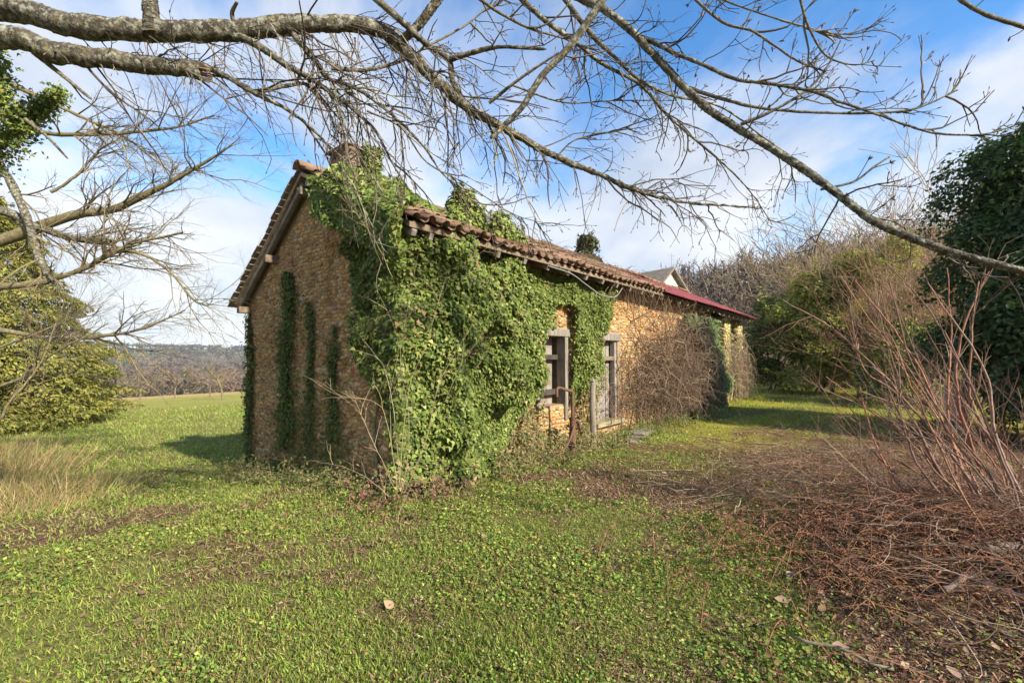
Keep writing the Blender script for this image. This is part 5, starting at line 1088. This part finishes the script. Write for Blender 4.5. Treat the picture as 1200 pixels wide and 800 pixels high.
# ------------------------------------------------------------------ turf, herbs, litter and leaves on the ground
def polar(n, d0, d1, half=62):
    th = np.radians(rng.uniform(-half, half, n)); d = d0*(d1/d0)**rng.random(n); x = d*np.sin(th); y = d*np.cos(th); a, b = W2H(x, y)
    ok = ~((a > -.03) & (a < 17.8) & (b > -.03) & (b < 5)) & (y > .9)
    return x[ok], y[ok], d[ok]
def build_turf():
    x, y, d = polar(400000, 1.5, 36); l = litter(x, y); ba = bare(x, y); ms = moss(x, y); n1 = vnoise(x*.8, y*.8, 101, 4)
    ok = rng.random(len(x)) < (1-.93*l)*(1-.75*ba)*(1-.75*ms*sstep(vnoise(x*.9, y*.9, 109, 3), .35, .6))*(.5+.8*n1); x, y, d, n1 = x[ok], y[ok], d[ok], n1[ok]; n = len(x)
    L = rng.uniform(.016, .05, n)*(.75+d*.11)*(.6+.9*n1); S = np.stack([.0024*(1+d*.34)*rng.uniform(.6, 1.3, n), L, L], 1)
    ax = rng.normal(size=(n, 3))*.85; ax[:, 2] = 1; Nn = rng.normal(size=(n, 3)); Nn[:, 2] = np.abs(Nn[:, 2])*.4
    gp = np.array([(.22, .305, .045), (.27, .34, .06), (.175, .26, .04), (.36, .38, .09)]); dp = [(.33, .27, .12), (.27, .2, .09), (.22, .22, .07)]
    n2 = vnoise(x*1.9, y*1.9, 102, 3); C = np.where((rng.random(n) < .2+.42*sstep(n2, .48, .68))[:, None], pick_cols(n, dp, .25), pick_cols(n, gp, .25)*(.55+.8*vnoise(x*.5, y*.5, 103, 3))[:, None]*(.8+.45*vnoise(x*2.6, y*2.6, 108, 3))[:, None])
    V, F, C = scatter(np.stack([x, y, terrain(x, y)-.004], 1), Nn, S, BLADE_V, BLADE_F, C, ax); o = obj('grass', fast_mesh('grass', V, F, C), M_grass); tag(o, 'short rough grass of the lawn and field', 'grass', kind='stuff')
    # low round leaved herbs
    x, y, d = polar(300000, 1.5, 16); l = litter(x, y); n1 = vnoise(x*1.1+4, y*1.1, 104, 4); ok = rng.random(len(x)) < (1-.86*l)*(1-.85*bare(x, y))*(.3+.7*sstep(n1+.16*sstep(x, -3, 1), .38, .62))*(1-.8*moss(x, y)); x, y, d, n1 = x[ok], y[ok], d[ok], n1[ok]; n = len(x)
    S = rng.uniform(.007, .022, n)*(.75+d*.13)*(.65+.9*vnoise(x*1.6, y*1.6, 107, 3))*(.55+.45*sstep(n1+.16*sstep(x, -3, 1), .34, .6)); Nn = rng.normal(size=(n, 3))*.45; Nn[:, 2] = 1
    C = pick_cols(n, [(.2, .30, .045), (.26, .35, .06), (.155, .24, .04), (.34, .39, .09), (.11, .175, .04), (.28, .22, .06), (.23, .135, .06)], .4)*(.75+.5*vnoise(x*.7, y*.7, 105, 3))[:, None]
    V, F, C = scatter(np.stack([x, y, terrain(x, y)+rng.uniform(.006, .05, n)], 1), Nn, S, [(v[0]*1.15, v[1], v[2]) for v in DIA_V], DIA_F, C); o = obj('herb_cover', fast_mesh('herb_cover', V, F, C), M_leafsoft); tag(o, 'low green herbs and clover spread through the lawn', 'herbs', kind='stuff')
    # straw, chips and dead stalks
    x, y, d = polar(240000, 1.6, 16); l = litter(x, y); ba = bare(x, y); ok = rng.random(len(x)) < np.clip(l*.9+ba*.38+.05, 0, 1); x, y, d = x[ok], y[ok], d[ok]; n = len(x)
    S = np.stack([rng.uniform(.015, .065, n)*(.7+d*.1), rng.uniform(.008, .03, n)*(.8+d*.12), np.full(n, .03)], 1); Nn = rng.normal(size=(n, 3))*.38; Nn[:, 2] = 1
    C = pick_cols(n, [(.22, .13, .075), (.28, .175, .105), (.16, .09, .055), (.36, .26, .165), (.2, .10, .06), (.11, .065, .04)], .3)*(.7+.6*vnoise(x*1.4, y*1.4, 106, 3))[:, None]
    V, F, C = scatter(np.stack([x, y, terrain(x, y)+rng.uniform(.004, .03, n)], 1), Nn, S, FLAKE_V, FLAKE_F, C); o = obj('straw_litter', fast_mesh('straw_litter', V, F, C), M_dry); tag(o, 'dead straw and chips littering the yard', 'litter', kind='stuff')
    # fallen leaves
    lv = [(0, 0, .1), (.22, .12, .04), (.34, .42, .12), (.22, .75, .05), (0, 1, .16), (-.2, .74, .1), (-.34, .4, .16), (-.2, .12, .06), (0, .45, 0)]; lf = [(8, k, (k+1) % 8) for k in range(8)]
    pal = [(.2, .125, .08), (.26, .165, .10), (.15, .095, .065), (.32, .22, .14), (.19, .105, .07)]
    n = 5200; x = rng.uniform(-4, 5, n); y = rng.uniform(1.6, 7.5, n); l = litter(x, y); ok = rng.random(n) < np.clip(l*.9*np.exp(-((y-2.6)/1.3)**2)+.035, 0, 1); x, y = x[ok], y[ok]; n = len(x)
    Nn = rng.normal(size=(n, 3))*.4; Nn[:, 2] = 1; V, F, C = scatter(np.stack([x, y, terrain(x, y)+.025], 1), Nn, rng.uniform(.03, .085, n), lv, lf, pick_cols(n, pal, .3)); o = obj('leaf_litter', fast_mesh('leaf_litter', V, F, C), M_dry); tag(o, 'small curled dead leaves strewn over the ground', 'leaves', kind='stuff')
    ms_ = []
    for k in range(5):
        v = np.array(lv); v[:, 2] = v[:, 2]*random.uniform(.8, 2.2)+rng.normal(size=len(v))*.03; v[:, 0] *= random.uniform(.8, 1.3); me = fast_mesh('fallen_leaf', v, lf, np.repeat(pick_cols(1, pal, .2), len(v), 0)); me.materials.append(M_dry); ms_.append(me)
    k = 0
    while k < 60:
        px, py = random.uniform(.9, 3.6), random.uniform(2.0, 3.7)
        if float(litter(np.array([px+.25]), np.array([py]))[0]) < .4: continue
        o = bpy.data.objects.new('fallen_leaf', random.choice(ms_)); COL.objects.link(o); s = random.uniform(.05, .095); o.scale = (s, s, s); o.location = (px, py, gz(px, py)+.035); o.rotation_euler = (random.gauss(0, .4), random.gauss(0, .4), random.uniform(0, 6.28))
        tag(o, 'large curled brown leaf lying on the ground by the brushwood', 'leaf', 'large fallen leaves by the brushwood'); k += 1
build_turf()
# ------------------------------------------------------------------ thin winter haze
def haze():
    o = MB().box(-2200, 2200, -2200, 2200, -60, 90).build('haze', None); m, nt, N, L = nodes('haze_air'); out = N('ShaderNodeOutputMaterial'); v = N('ShaderNodeVolumePrincipled')
    v.inputs['Color'].default_value = (.88, .93, 1, 1); v.inputs['Density'].default_value = .0002; L(v.outputs[0], out.inputs['Volume']); o.data.materials.append(m); tag(o, 'thin pale winter haze over the valley', 'haze', kind='stuff')
haze()
